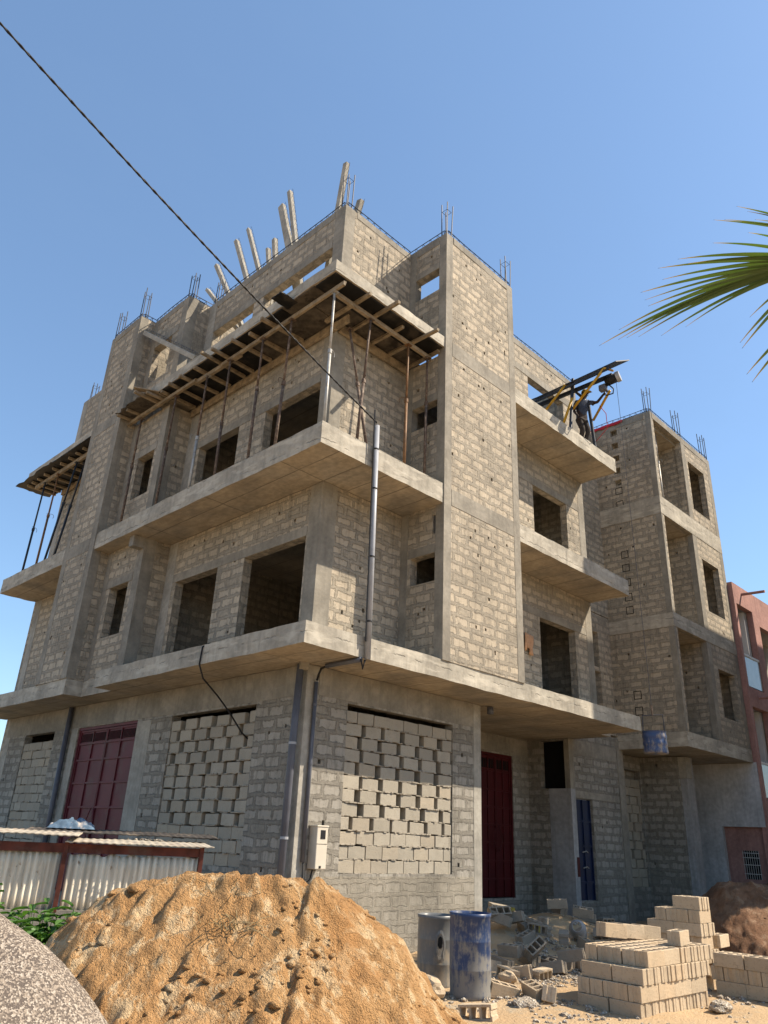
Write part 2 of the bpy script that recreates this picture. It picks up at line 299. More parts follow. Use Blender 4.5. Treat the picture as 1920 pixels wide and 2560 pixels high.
# ------------------------------------------------------------------ mesh helpers
class MB:
    def __init__(s): s.v = []; s.f = []; s.uvs = {}
    def add(s, vs, fs):
        o = len(s.v); s.v += [tuple(v) for v in vs]; s.f += [tuple(i+o for i in f) for f in fs]; return s
    def box(s, a, b):
        (x0, y0, z0), (x1, y1, z1) = a, b
        vs = [(x, y, z) for z in (z0, z1) for y in (y0, y1) for x in (x0, x1)]
        return s.add(vs, [(0, 2, 3, 1), (4, 5, 7, 6), (0, 1, 5, 4), (2, 6, 7, 3), (0, 4, 6, 2), (1, 3, 7, 5)])
    def bar(s, p, q, w, h, upv=(0, 0, 1), j=0.0):
        p, q = Vector(p), Vector(q); d = (q-p).normalized(); u = Vector(upv)
        if abs(d.dot(u)) > 0.98: u = Vector((1, 0, 0))
        sx = d.cross(u).normalized()*w/2; sy = sx.cross(d).normalized()*h/2
        vs = [c+a*sx+b*sy for c in (p, q) for a, b in ((-1, -1), (1, -1), (1, 1), (-1, 1))]
        if j: vs = [v+Vector((rng.uniform(-j, j), rng.uniform(-j, j), rng.uniform(-j, j))) for v in vs]
        return s.add(vs, [(3, 2, 1, 0), (4, 5, 6, 7), (0, 1, 5, 4), (1, 2, 6, 5), (2, 3, 7, 6), (3, 0, 4, 7)])
    def tube(s, pts, r, n=8, r1=None):
        pts = [Vector(p) for p in pts]; k = len(pts); vs = []; pu = None
        for i, p in enumerate(pts):
            d = (pts[min(i+1, k-1)]-pts[max(i-1, 0)]).normalized()
            if pu is None:
                pu = Vector((0, 0, 1)) if abs(d.z) < 0.9 else Vector((1, 0, 0))
            a = d.cross(pu).normalized(); b = a.cross(d).normalized(); pu = b
            rr = r if r1 is None else r+(r1-r)*i/(k-1)
            for t in range(n):
                an = 2*math.pi*t/n; vs.append(p+a*math.cos(an)*rr+b*math.sin(an)*rr)
        fs = [(i*n+t, i*n+(t+1) % n, (i+1)*n+(t+1) % n, (i+1)*n+t) for i in range(k-1) for t in range(n)]
        fs += [tuple(range(n))[::-1], tuple((k-1)*n+t for t in range(n))]
        return s.add(vs, fs)
    def lathe(s, prof, c, n=32, jit=0.0):
        vs = []
        for i, (r, z) in enumerate(prof):
            for t in range(n):
                an = 2*math.pi*t/n
                q = r*(1+jit*mn.noise(Vector((math.cos(an)*2, math.sin(an)*2, z*3))))
                vs.append((c[0]+q*math.cos(an), c[1]+q*math.sin(an), c[2]+z))
        k = len(prof)
        return s.add(vs, [(i*n+t, i*n+(t+1) % n, (i+1)*n+(t+1) % n, (i+1)*n+t) for i in range(k-1) for t in range(n)])
    def cells(s, ax, us, vs_, solid, w0, w1):
        us = sorted(set(round(u, 4) for u in us)); vv = sorted(set(round(v, 4) for v in vs_))
        nu, nv = len(us)-1, len(vv)-1
        g = [[solid((us[i]+us[i+1])/2, (vv[j]+vv[j+1])/2) for j in range(nv)] for i in range(nu)]
        ids = {}
        def P(i, j, k):
            if (i, j, k) not in ids:
                u, v, w_ = us[i], vv[j], (w0, w1)[k]
                ids[(i, j, k)] = len(s.v)
                s.v.append({'x': (w_, u, v), 'y': (u, w_, v), 'z': (u, v, w_)}[ax])
            return ids[(i, j, k)]
        for i in range(nu):
            for j in range(nv):
                if not g[i][j]: continue
                for k in (0, 1): s.f.append((P(i, j, k), P(i+1, j, k), P(i+1, j+1, k), P(i, j+1, k)))
                for di, dj, a, b in ((-1, 0, (i, j), (i, j+1)), (1, 0, (i+1, j), (i+1, j+1)), (0, -1, (i, j), (i+1, j)), (0, 1, (i, j+1), (i+1, j+1))):
                    ii, jj = i+di, j+dj
                    if not (0 <= ii < nu and 0 <= jj < nv and g[ii][jj]):
                        s.f.append((P(*a, 0), P(*b, 0), P(*b, 1), P(*a, 1)))
        return s
    def wall(s, ax, u0, u1, v0, v1, w0, w1, holes=()):
        us = [u0, u1]; vs = [v0, v1]
        for h in holes:
            us += [min(max(x, u0), u1) for x in h[:2]]; vs += [min(max(x, v0), v1) for x in h[2:]]
        return s.cells(ax, us, vs, lambda u, v: not any(h[0] < u < h[1] and h[2] < v < h[3] for h in holes), w0, w1)
    def jitter(s, a, sc=2.5):
        out = []
        for v in s.v:
            q = Vector(v)*sc; out.append(tuple(v[i]+a*mn.noise(q+Vector((i*17.3, 5.1*i, 0))) for i in range(3)))
        s.v = out; return s
    def build(s, name, m, parent=None, smooth=False, bevel=0.0, uvf=None, weld=False):
        me = bpy.data.meshes.new(name)
        o = parent
        off = Vector((0, 0, 0))
        while o is not None: off += o.location; o = o.parent
        vs = [Vector(v)-off for v in s.v]
        me.from_pydata(vs, [], s.f)
        bm = bmesh.new(); bm.from_mesh(me)
        if weld: bmesh.ops.remove_doubles(bm, verts=bm.verts, dist=0.0005)
        bmesh.ops.recalc_face_normals(bm, faces=bm.faces)
        ul = bm.loops.layers.uv.new('UVMap')
        for f in bm.faces:
            nrm = f.normal; ax = max(range(3), key=lambda i: abs(nrm[i]))
            f.smooth = smooth
            for l in f.loops:
                c = l.vert.co+off
                if uvf: l[ul].uv = uvf[l.vert.index]
                else: l[ul].uv = ((c.y, c.z), (c.x, c.z), (c.x, c.y))[ax]
        bm.to_mesh(me); bm.free()
        me.materials.append(MAT[m] if isinstance(m, str) else m)
        ob = bpy.data.objects.new(name, me); col.objects.link(ob)
        if parent is not None: ob.parent = parent
        if bevel:
            b = ob.modifiers.new('bevel', 'BEVEL'); b.width = bevel; b.segments = 2; b.limit_method = 'ANGLE'
        return ob

def tag(o, label=None, cat=None, group=None, kind=None):
    if label: o['label'] = label
    if cat: o['category'] = cat
    if group: o['group'] = group
    if kind: o['kind'] = kind
    return o
def thing(name, loc, label, cat, group=None):
    o = bpy.data.objects.new(name, None); o.location = loc; o.empty_display_size = 0.2; col.objects.link(o)
    return tag(o, label, cat, group)
def recenter(o, c):
    c = Vector(c); o.data.transform(Matrix.Translation(-c)); o.location = c; return o
def copy_tree(o, parent=None):
    c = o.copy(); col.objects.link(c)
    if parent is not None: c.parent = parent
    for ch in list(o.children): copy_tree(ch, c)
    return c

exec_parts = []
# ------------------------------------------------------------------ ground
def hgt_ground(x, y):
    h = GZ+0.05*mn.noise(Vector((x*0.35, y*0.35, 3)))+0.025*mn.noise(Vector((x*1.6, y*1.6, 7)))+0.012*mn.noise(Vector((x*5, y*5, 1)))
    # low heap of spoil in the recess behind the corner
    d = math.hypot((x-5.6)/3.0, (y-0.9)/2.2)
    if d < 1: h += 0.42*(1-d*d)
    for cx_, cy_, rx_, ry_, hh in ((7.4, -0.6, 1.6, 1.2, 0.36), (4.6, -0.9, 1.7, 1.3, 0.24)):
        d = math.hypot((x-cx_)/rx_, (y-cy_)/ry_)
        if d < 1: h += hh*(1-d*d)
    return h
def make_ground():
    mb = MB()
    def axis(lo, hi, step, far):
        a = [lo+step*i for i in range(int((hi-lo)/step)+1)]
        return [-far, -120, -45]+a+[hi+25, 120, far]
    xs = axis(-12, 16, 0.14, 1500); ys = axis(-12, 8, 0.14, 1500)
    n = len(ys)
    vs = [(x, y, hgt_ground(x, y)) for x in xs for y in ys]
    fs = [(i*n+j, (i+1)*n+j, (i+1)*n+j+1, i*n+j+1) for i in range(len(xs)-1) for j in range(n-1)]
    mb.add(vs, fs); o = mb.build('ground', 'ground', smooth=True); o['kind'] = 'structure'
make_ground()

# ------------------------------------------------------------------ the unfinished building
BLD = thing('concrete_building', (4.9, 6.5, GZ), 'four storey unfinished concrete block building on the street corner with propped slabs', 'building')
Z1b, Z1t, Z2b, Z2t, Z3b, Z3t, ZT = 2.745, 3.10, 6.25, 6.68, 9.88, 10.29, 13.3
def putlogs(u0, u1, v0, v1, avoid, n, s=0.055):
    out = []
    for _ in range(n*6):
        if len(out) >= n: break
        u = rng.uniform(u0+0.2, u1-0.2); v = rng.uniform(v0+0.25, v1-0.2)
        q = (u, u+s*rng.uniform(0.8, 1.3), v, v+s*rng.uniform(0.9, 1.5))
        if all(q[1] < a[0]-0.12 or q[0] > a[1]+0.12 or q[3] < a[2]-0.28 or q[2] > a[3]+0.32 for a in avoid): out.append(q)
    return out
def W(ax, u0, u1, v0, v1, w0, w1, holes=(), m='wall_up', logs=0, label=None, name='wall'):
    hs = list(holes)
    if logs: hs += putlogs(u0, u1, v0, v1, holes, logs)
    o = MB().wall(ax, u0, u1, v0, v1, w0, w1, hs).build(name, m, BLD)
    if label: o['label'] = label
    return o
def bx(a, b, name, m='conc', jit=0.006, seg=0.3, label=None):
    """a cast concrete piece with slightly uneven faces and edges"""
    mb = MB()
    def br(lo, hi):
        k = max(1, min(60, int(round((hi-lo)/seg)))); return [lo+(hi-lo)*i/k for i in range(k+1)]
    X, Y, Z = br(a[0], b[0]), br(a[1], b[1]), br(a[2], b[2])
    def face(us, vs, f):
        n = len(vs); mb.add([f(u, v) for u in us for v in vs], [(i*n+j, (i+1)*n+j, (i+1)*n+j+1, i*n+j+1) for i in range(len(us)-1) for j in range(n-1)])
    for x in (a[0], b[0]): face(Y, Z, lambda u, v: (x, u, v))
    for y in (a[1], b[1]): face(X, Z, lambda u, v: (u, y, v))
    for z in (a[2], b[2]): face(X, Y, lambda u, v: (u, v, z))
    if jit: mb.jitter(jit*0.7, 2.3).jitter(jit*0.5, 8.0)
    o = mb.build(name, m, BLD, weld=True)
    if m == 'slab':
        o.data.materials.append(MAT['soffit'])
        for p in o.data.polygons:
            if p.normal.z < -0.7: p.material_index = 1
    if label: o['label'] = label
    return o

# ground floor shell
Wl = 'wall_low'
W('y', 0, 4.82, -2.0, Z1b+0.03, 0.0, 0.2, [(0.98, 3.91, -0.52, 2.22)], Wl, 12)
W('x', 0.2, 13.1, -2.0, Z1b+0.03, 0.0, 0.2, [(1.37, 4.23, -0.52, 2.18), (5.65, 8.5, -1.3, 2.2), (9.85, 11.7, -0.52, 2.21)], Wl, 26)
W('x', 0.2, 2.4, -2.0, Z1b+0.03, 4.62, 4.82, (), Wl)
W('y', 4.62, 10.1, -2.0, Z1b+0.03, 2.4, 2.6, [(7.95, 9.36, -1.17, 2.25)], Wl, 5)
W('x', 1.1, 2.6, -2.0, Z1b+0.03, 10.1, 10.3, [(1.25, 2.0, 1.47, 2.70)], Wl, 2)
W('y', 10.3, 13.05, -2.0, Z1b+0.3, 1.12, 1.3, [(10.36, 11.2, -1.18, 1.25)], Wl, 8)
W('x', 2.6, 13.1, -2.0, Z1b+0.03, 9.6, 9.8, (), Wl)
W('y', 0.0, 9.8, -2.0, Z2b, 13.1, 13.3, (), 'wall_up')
# slabs
bx((0.0, 0.0, Z1b), (9.8, 13.3, Z1t), 'slab', 'slab', 0.004, 0.9)
bx((-1.06, -1.13, Z1b+0.002), (9.85, 0.0, Z1t), 'slab', 'slab', 0.016, 0.12, 'first floor slab edge over the sunlit front')
bx((-1.06, 0.002, Z1b), (0.0, 5.83, Z1t), 'slab', 'slab', 0.016, 0.12)
bx((-0.65, 5.832, Z1b), (0.0, 7.298, Z1t), 'slab', 'slab', 0.008, 0.2)
bx((-1.06, 7.3, Z1b), (0.0, 13.4, Z1t), 'slab', 'slab', 0.011, 0.2)
bx((4.82, 0.002, Z1b), (10.4, 2.398, Z1t-0.004), 'slab', 'slab', 0.005, 0.5)
bx((0.0, 0.0, Z2b), (9.8, 13.3, Z2t), 'slab', 'slab', 0.004, 0.9)
bx((-1.06, -1.13, Z2b+0.002), (9.87, 0.0, Z2t), 'slab', 'slab', 0.017, 0.12, 'second floor slab with ragged pale edge')
bx((-1.06, 0.002, Z2b), (0.0, 13.3, Z2t), 'slab', 'slab', 0.017, 0.12)
bx((0.0, 0.0, Z3b), (9.8, 13.3, Z3t), 'slab', 'slab', 0.004, 0.9)
bx((-1.06, -1.13, 10.03), (2.2, 0.0, Z3t), 'slab', 'slab', 0.017, 0.12, 'third floor slab still held on timber formwork')
bx((-1.06, 0.002, 10.03), (0.0, 6.1, Z3t), 'slab', 'slab', 0.017, 0.12)
bx((-1.06, 9.0, 10.05), (0.0, 13.4, 10.27), 'slab', 'slab', 0.012, 0.2)
bx((4.83, -1.13, Z3b), (9.78, 0.0, Z3t), 'slab', 'slab', 0.017, 0.12, 'third floor balcony slab under the worker')

# upper floors, left front (plane x = 0)
floors = [(Z1t, Z2b, [(0.38, 2.34, Z1t, 5.22), (3.3, 4.97, Z1t, 5.22)], (5.98, 6.87, 4.05, 5.27)),
          (Z2t, Z3b, [(0.29, 2.2, Z2t, 8.66), (3.2, 4.87, Z2t, 8.68)], (5.9, 6.72, 7.55, 8.72)),
          (Z3t, ZT, [(0.3, 2.9, 11.35, 12.25), (3.3, 5.1, 11.35, 12.25)], (6.1, 7.05, 11.1, 12.3))]
for fi, (a, b, hl, hs) in enumerate(floors):
    e = 0.002
    W('x', 0.0, 5.5, a+e, b-e, 0.0, 0.2, hl, 'wall_up', 9)
    W('y', -0.65, 4.0, a+e, b-e, 5.5, 5.7, (), 'wall_up', 5)
    W('x', 5.7, 7.3, a+e, b-e, -0.65, -0.45, [hs], 'wall_up', 4)
    W('x', 9.0, 13.1, a+e, b-e, 0.0, 0.2, (), 'wall_up', 5)
    # right front (plane y = 0)
    W('y', 0.2, 2.2, a+e, b-e, 0.0, 0.2, (), 'wall_up', 6)
    side = [(-0.93, -0.28, 4.66, 5.24), (-1.04, -0.86, 5.64, 6.05)] if fi == 0 else ([(-0.95, -0.17, 8.2, 8.76)] if fi == 1 else [(-0.96, -0.12, 11.74, 12.36)])
    W('x', -0.95, 0.2, a+e, b-e, 2.2, 2.4, side, 'wall_up', 3)
    W('x', -0.95, 0.2, a+e, b-e, 4.62, 4.82, (), 'wall_up')
    rh = [(7.27, 8.92, Z1t, 5.25)] if fi == 0 else ([(7.2, 8.85, Z2t, 8.88)] if fi == 1 else [(7.17, 9.02, 10.9, 12.3)])
    W('y', 4.82, 9.8, a+e, b-e, 0.0, 0.2, rh, 'wall_up', 8)
    W('x', 0.2, 1.3, a+e, b-e, 9.6, 9.8, (), 'wall_up')
    if fi < 2: W('y', 2.4, 4.62, a+e, b-e, 0.0, 0.2, (), 'wall_low'); W('x', 0.2, 5.5, a+e, b-e, 4.2, 4.4, (), 'wall_low')  # tower back wall and partition added to block light from other windows
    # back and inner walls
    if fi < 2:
        W('x', 1.3, 13.1, a+e, b-e, 9.6, 9.8, (), 'wall_low')  # inner walls in the darker block colour, deepening the shade behind openings
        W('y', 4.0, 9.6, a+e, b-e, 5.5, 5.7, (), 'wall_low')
        W('y', 0.2, 9.6, a+e, b-e, 13.0, 13.1, (), 'wall_up')
        W('y', 5.6, 5.8, a+e, b-e, 0.2, 5.4, (), 'wall_up')
        W('y', 9.8, 12.87, a+e, b+0.4, 1.1, 1.3, [(11.77, 12.12, 5.0, 6.07), (11.8, 12.14, 3.84, 4.87)] if fi == 0 else (), 'wall_up', 5)
    else:
        W('y', 0.2, 4.0, a+e, b-0.5, 9.0, 9.2, (), 'wall_up')
        W('y', 9.8, 12.87, a+e, b, 1.1, 1.3, (), 'wall_up', 4)
        W('x', 1.3, 5.5, a+e, b, 9.6, 9.8, [(2.5, 4.2, 11.0, 12.3)], 'wall_up')
W('y', 0.2, 9.6, Z1t, Z2b, 13.08, 13.1, (), 'wall_up')
# the bay and the stair tower run through the floors
W('x', 7.3, 9.0, Z1b+0.36, ZT, -1.078, -0.88, (), 'wall_up', 26)
W('y', -0.88, 0.6, Z1t, ZT, 7.3, 7.5, (), 'wall_up', 14)
W('y', -0.88, 0.2, Z1t, ZT, 8.8, 9.0, (), 'wall_up')
W('y', 2.2, 4.82, Z1t-0.01, ZT, -1.152, -0.95, (), 'wall_up', 34)

# infill panels of loose blocks in the shop openings
def infill(ax, u0, u1, z0, z1, rows, gap_rows, label, w0=0.02, seed=1, gk=1.0):
    g = random.Random(seed); mb = MB(); mo = MB()
    rh = (z1-z0-0.09)/rows
    for r in range(rows):
        z = z0+r*rh; gap = gk*g.uniform(0.085, 0.135) if gap_rows[0] <= r <= gap_rows[1] else 0.014
        u = u0+0.012
        first = g.uniform(0.16, 0.3) if r % 2 else g.uniform(0.34, 0.4)
        L = first
        while u < u1-0.06:
            L = min(L, u1-0.012-u); gp = gap*g.uniform(0.75, 1.25)
            d = w0+g.uniform(-0.008, 0.014); zz = z+g.uniform(0, 0.008)
            a, b = (u, d, zz), (u+L, d+0.16, zz+rh-0.022+g.uniform(-0.006, 0.006))
            tl = g.uniform(-0.012, 0.012)
            q = [(x, y, zc+tl*((x-a[0])/max(L, .1)-.5)) for zc in (a[2], b[2]) for y in (a[1], b[1]) for x in (a[0], b[0])]
            if ax == 'x': q = [(y, x, zc) for x, y, zc in q]
            mb.add(q, [(0, 2, 3, 1), (4, 5, 7, 6), (0, 1, 5, 4), (2, 6, 7, 3), (0, 4, 6, 2), (1, 3, 7, 5)])
            u += L+gp; L = g.uniform(0.385, 0.41)
        # squeezed out mortar lumps along the bed joint
        u = u0
        while u < u1-0.05:
            ln = g.uniform(0.03, 0.14)
            if g.random() < 0.72:
                dp = w0-0.006+g.uniform(-0.014, 0.016)
                q = [(u, dp, z-0.014), (min(u+ln, u1), dp, z-0.014), (min(u+ln, u1), dp+0.14, z-0.014), (u, dp+0.14, z-0.014)]
                q += [(x+g.uniform(-.008, .008), y+g.uniform(-0.004, .006), zc+g.uniform(0.014, 0.036)) for x, y, zc in q]
                if ax == 'x': q = [(y, x, zc) for x, y, zc in q]
                mo.add(q, [(3, 2, 1, 0), (4, 5, 6, 7), (0, 1, 5, 4), (1, 2, 6, 5), (2, 3, 7, 6), (3, 0, 4, 7)])
            u += ln
    n0 = len(mb.f); mb.add(mo.v, mo.f)
    o = mb.build('infill_panel', 'block_grey', BLD, bevel=0.013); o['label'] = label
    o.data.materials.append(MAT['mortar'])
    for i, p in enumerate(o.data.polygons): p.material_index = 1 if i >= n0 else 0
    return o
infill('y', 0.98, 3.91, -0.52, 2.22, 12, (3, 10), 'blocked up shop opening with gaps between the loose blocks', seed=3)
infill('x', 1.37, 4.23, -0.52, 2.18, 12, (3, 11), 'blocked up opening with stepped gaps in the shaded wall', seed=5, gk=1.3)
infill('x', 9.85, 11.7, -0.52, 2.10, 12, (20, 20), 'small blocked up opening at the far end', seed=8)

# columns, lintels and ring beams standing a few mm proud of the block work
P = 0.006
def colm(x0, x1, y0, y1, z0, z1, m='conc', label=None): return bx((x0, y0, z0), (x1, y1, z1), 'column', m, 0.003, 0.5, label)
colm(-P, 0.26, -P, 0.26, -2.0, Z1b-0.01, 'conc_pale', 'pale corner column of the ground floor')
colm(4.58, 4.82+P, -P, 0.24, -2.0, Z1b-0.01, 'conc_pale')
colm(-P, 0.2, 5.05, 5.64, -2.0, 2.16, 'conc_pale'); colm(-P, 0.2, 8.52, 8.85, -2.0, 2.2, 'conc_pale'); colm(-P, 0.2, 12.75, 13.12, -2.0, Z1b-0.01, 'conc_pale')
bx((-P*1.6, 0.27, 2.22), (0.19, 13.0, Z1b-0.012), 'beam', 'conc', 0.003, 0.6); bx((0.27, -P*1.6, 2.26), (4.57, 0.19, Z1b-0.012), 'beam', 'conc', 0.003, 0.6)
bx((-P*1.6, 0.27, -2.0), (0.19, 5.04, -0.62), 'wall_base', 'wall_smear', 0.004, 0.6); bx((0.27, -P*1.6, -2.0), (4.57, 0.19, -0.56), 'wall_base', 'wall_smear', 0.006, 0.3)
for fi, (a, b, hl, hs) in enumerate(floors):
    t = ZT+0.004 if fi == 2 else b-0.003
    colm(-P, 0.29 if fi else 0.37, -P, 0.34, a+.003, t, 'conc')
    colm(-P, 0.18, 5.12, 5.47, a+.003, t, 'conc_pale')
    colm(-0.65-P, -0.36, 5.5-P, 5.78, a+.003, t, 'conc'); colm(-0.65-P, -0.46, 7.06, 7.29, a+.003, t, 'conc')
    colm(-P, 0.18, 12.75, 13.12, a+.003, t, 'conc_pale')
    colm(2.2-P, 2.39, -0.2, -0.002, a+.003, t, 'conc')
    colm(4.822, 5.02, -P, 0.18, a+.003, t, 'conc'); colm(9.5, 9.8+P, -P, 0.18, a+.003, t, 'conc')
    zt = hl[0][3]
    bx((-P*1.6, 0.36, zt+.004), (0.18, 5.1, zt+0.2), 'lintel', 'conc', 0.003, 0.5)
    bx((-0.65-P*1.6, 5.8, hs[3]+.004), (-0.46, 7.04, hs[3]+0.2), 'lintel', 'conc', 0.003, 0.5)
    rz = (5.25, 8.88, 12.3)[fi]; bx((5.04, -P*1.6, rz+.004), (9.48, 0.18, rz+0.2), 'lintel', 'conc', 0.003, 0.5)
    sz = (5.24, 8.76, 12.36)[fi]; bx((2.2-P*1.6, -0.93, sz+.004), (2.38, -0.22, sz+0.19), 'lintel', 'conc', 0.003, 0.5)
    if fi == 2:
        bx((-P*1.8, 0.36, ZT-0.2), (0.19, 5.1, ZT+0.012), 'beam', 'conc', 0.012, 0.2); bx((0.36, -P*1.8, ZT-0.16), (2.18, 0.19, ZT+0.012), 'beam', 'conc', 0.012, 0.2)
        bx((2.45, -1.152-P*1.6, ZT-0.18), (4.58, -0.96, ZT+0.012), 'beam', 'conc', 0.012, 0.2); bx((5.04, -P*1.6, ZT-0.18), (9.48, 0.19, ZT+0.012), 'beam', 'conc', 0.012, 0.2)
        bx((2.2-P*1.6, -0.92, ZT-0.22), (2.39, -0.22, ZT+0.012), 'beam', 'conc', 0.008, 0.2)
        bx((-1.078-P*1.6, 7.5, ZT-0.2), (-0.9, 8.78, ZT+0.012), 'beam', 'conc', 0.012, 0.2)
        bx((-0.65-P*1.6, 5.8, ZT-0.2), (-0.46, 7.04, ZT+0.012), 'beam', 'conc', 0.012, 0.2)
colm(2.2-P, 2.42, -1.152-P, -0.94, Z1t-0.008, ZT+.004, 'conc', 'left corner column of the sunlit tower'); colm(4.6, 4.82+P, -1.152-P, -0.94, Z1t-0.008, ZT+.004, 'conc')
for z in (6.27, 9.9): bx((2.43, -1.152-P*1.4, z), (4.59, -0.97, z+0.36), 'beam', 'conc', 0.004, 0.3)
colm(-1.078-P, -0.86, 7.3-P, 7.56, Z1t+.02, ZT+.004, 'conc'); colm(-1.078-P, -0.86, 8.76, 9.0+P, Z1t+.02, ZT+.004, 'conc')
for z in (6.27, 9.9): bx((-1.078-P*1.4, 7.57, z), (-0.9, 8.75, z+0.34), 'beam', 'conc', 0.004, 0.3)
bx((-0.93, 5.52, 5.98), (-0.002, 5.72, 6.248), 'beam', 'conc', 0.004, 0.4)
colm(10.1-0.012, 10.31, 1.088, 1.75, -2.0, 1.47, 'plaster', 'smooth grey column beside the blue door')
colm(10.1-0.010, 10.31, 1.09, 1.24, 1.472, Z1b-0.03, 'conc'); colm(12.72, 13.06, 1.092, 1.3, -2.0, Z1b+0.28, 'conc')
bx((10.2, 1.078, 0.0-0.62), (10.316, 1.095, -0.17), 'paint_patch', 'red2', 0, 1, 'red painted patch beside the blue door')
bx((10.33, 1.112, 1.27), (12.7, 1.28, 1.44), 'lintel', 'conc', 0.003, 0.5); bx((10.33, 1.112, 2.36), (12.7, 1.28, 2.74), 'beam', 'conc', 0.003, 0.5)
bx((4.83, 2.393, 2.29), (10.08, 2.55, Z1b-0.03), 'beam', 'conc', 0.003, 0.5)
MB().box((10.4, 1.32, 1.3), (10.42, 2.5, 2.72)).build('hole_shade_sheet', 'void', BLD)  # black sheet standing in for the shade inside the wall hole
for k in range(5): MB().tube([(2.215+0.01*k, -1.02+0.035*k, 5.62), (2.21+0.008*k, -1.03+0.038*k, 6.1)], 0.009, 5).build('starter_bar', 'rebar', BLD)

# metal doors
def door_leaf(mb, ax, w, u0, u1, z0, z1, zs):
    def b(ua, ub, wa, wb, za, zb):
        mb.box((wa, ua, za), (wb, ub, zb)) if ax == 'x' else mb.box((ua, wa, za), (ub, wb, zb))
    b(u0, u1, w+0.03, w+0.05, z0, z1)
    fr = 0.035
    for u in (u0, (u0+u1)/2-fr/2, u1-fr): b(u, u+fr, w, w+0.028, z0, z1)
    for z in zs: b(u0+fr, u1-fr, w+0.004, w+0.029, z-0.022, z+0.022)
def double_door(ax, w, u0, u1, z0, z1, m, label, zs, vent):
    fr = MB()
    for a, b, c, d in ((u0, u0+0.06, z0, z1), (u1-0.06, u1, z0, z1), (u0+0.06, u1-0.06, z1-0.06, z1)):
        fr.box((w-0.02, a, c), (w+0.08, b, d)) if ax == 'x' else fr.box((a, w-0.02, c), (b, w+0.08, d))
    D = fr.build('door', m, BLD); D['label'] = label
    um = (u0+u1)/2
    for a, b in ((u0+0.065, um-0.006), (um+0.006, u1-0.065)):
        lf = MB(); door_leaf(lf, ax, w, a, b, z0+0.02, z1-0.065, zs+[z1-0.09, vent]); lf.build('door_leaf', m, D, bevel=0.004)
        for p, q in ((a+0.06, (a+b)/2-0.04), ((a+b)/2+0.04, b-0.06)):
            c0, c1 = vent+0.05, z1-0.15; v = MB()
            v.box((w+0.018, p, c0), (w+0.029, q, c1)) if ax == 'x' else v.box((p, w+0.018, c0), (q, w+0.029, c1))
            n0 = len(v.f); k = int((q-p)/0.055)
            for i in range(1, k):
                x = p+(q-p)*i/k
                pt = (lambda z: (w+0.01, x, z)) if ax == 'x' else (lambda z: (x, w+0.01, z))
                v.tube([pt(c0), pt(c1)], 0.006, 5)
            o = v.build('vent_grille', 'void', D); o.data.materials.append(MAT[m])
            for pi, pf in enumerate(o.data.polygons): pf.material_index = 1 if pi >= n0 else 0
        s = -1 if a < um-0.1 else 1
        hp = []
        for i in range(9):
            t = i/8; u = um+s*(0.06+0.1*math.sin(math.pi*t)); z = z0+(z1-z0)*0.40-0.32+0.62*t; ww = w-0.03-0.02*math.sin(math.pi*t)
            hp.append((ww, u, z) if ax == 'x' else (u, ww, z))
        MB().tube(hp, 0.013, 6).build('handle', m, D, smooth=True)
    return D
double_door('x', 0.045, 5.65, 8.5, -1.3, 2.2, 'red', 'dark red double metal door behind the shed roof', [-0.6, 0.42, 0.94, 1.45], 1.82)
double_door('y', 2.445, 7.95, 9.36, -1.17, 2.25, 'red2', 'deep red metal door under the overhang', [-0.75, -0.34, 0.08, 0.5, 0.92, 1.34], 1.82)
bd = MB(); door_leaf(bd, 'y', 1.16, 10.37, 11.14, -1.16, 1.23, [-0.75, 0.1, 0.7]); BD = bd.build('door', 'blue', BLD); BD['label'] = 'dark blue metal door in the shaded return wall'
MB().tube([(10.6, 1.15, -0.05), (10.74, 1.12, -0.02), (10.86, 1.15, -0.05)], 0.014, 6).build('handle', 'galv', BD)
MB().tube([(10.6, 1.15, -0.42), (10.74, 1.12, -0.39), (10.86, 1.15, -0.42)], 0.014, 6).build('handle', 'galv', BD)

# right wing
WX, WY = 12.87, -0.97
vents = [(0.24, 0.48, z, z+0.21) for z in (12.96, 12.46, 11.98, 11.52, 11.08)]
W('x', WY, 1.3, Z1t, 13.42, WX, WX+0.2, vents, 'wall_up', 16)
def frame_block(y, z, s=0.2):
    mb = MB(); t = 0.022
    for a, b, c, d in ((y-s/2-t, y-s/2, z, z+s), (y+s/2, y+s/2+t, z, z+s), (y-s/2-t, y+s/2+t, z+s, z+s+t), (y-s/2-t, y+s/2+t, z-t, z)): mb.box((WX-0.004, a, c), (WX+0.05, b, d))
    mb.build('open_joint', 'void', BLD)
for z in (10.78, 10.3, 8.55, 8.1, 7.62, 7.14, 6.72, 4.14, 3.68): frame_block(0.36, z)
W('y', WX+0.2, 17.55, Z1t, 13.42, WY, WY+0.2, [(12.96, 15.1, 10.36, 13.2), (13.0, 15.12, 6.56, 9.73), (13.07, 15.12, 3.14, 6.12), (15.55, 16.88, 10.8, 12.64), (15.66, 16.98, 7.23, 9.03), (15.76, 17.08, 3.89, 5.39)], 'wall_up', 14)
for z0, z1 in ((Z1b-0.01, 3.13), (6.13, 6.54), (9.74, 10.34)): bx((WX-0.012, WY-0.012, z0), (17.56, 2.6, z1), 'slab', 'slab', 0.006, 0.3)
bx((WX+0.2, WY+0.2, 13.1), (17.5, 4.0, 13.3), 'slab', 'slab', 0.003, 0.6)
W('y', WX+0.2, 17.55, Z1t, 13.42, 2.4, 2.6, (), 'wall_up', 0); W('x', WY+0.2, 2.4, Z1t, 13.42, 17.35, 17.55, (), 'wall_up')
for z0, z1 in ((3.14, 6.12), (6.55, 9.73), (10.35, 13.09)): W('x', WY+0.2, 2.4, z0, z1, 15.14, 15.3, (), 'wall_up', 6)
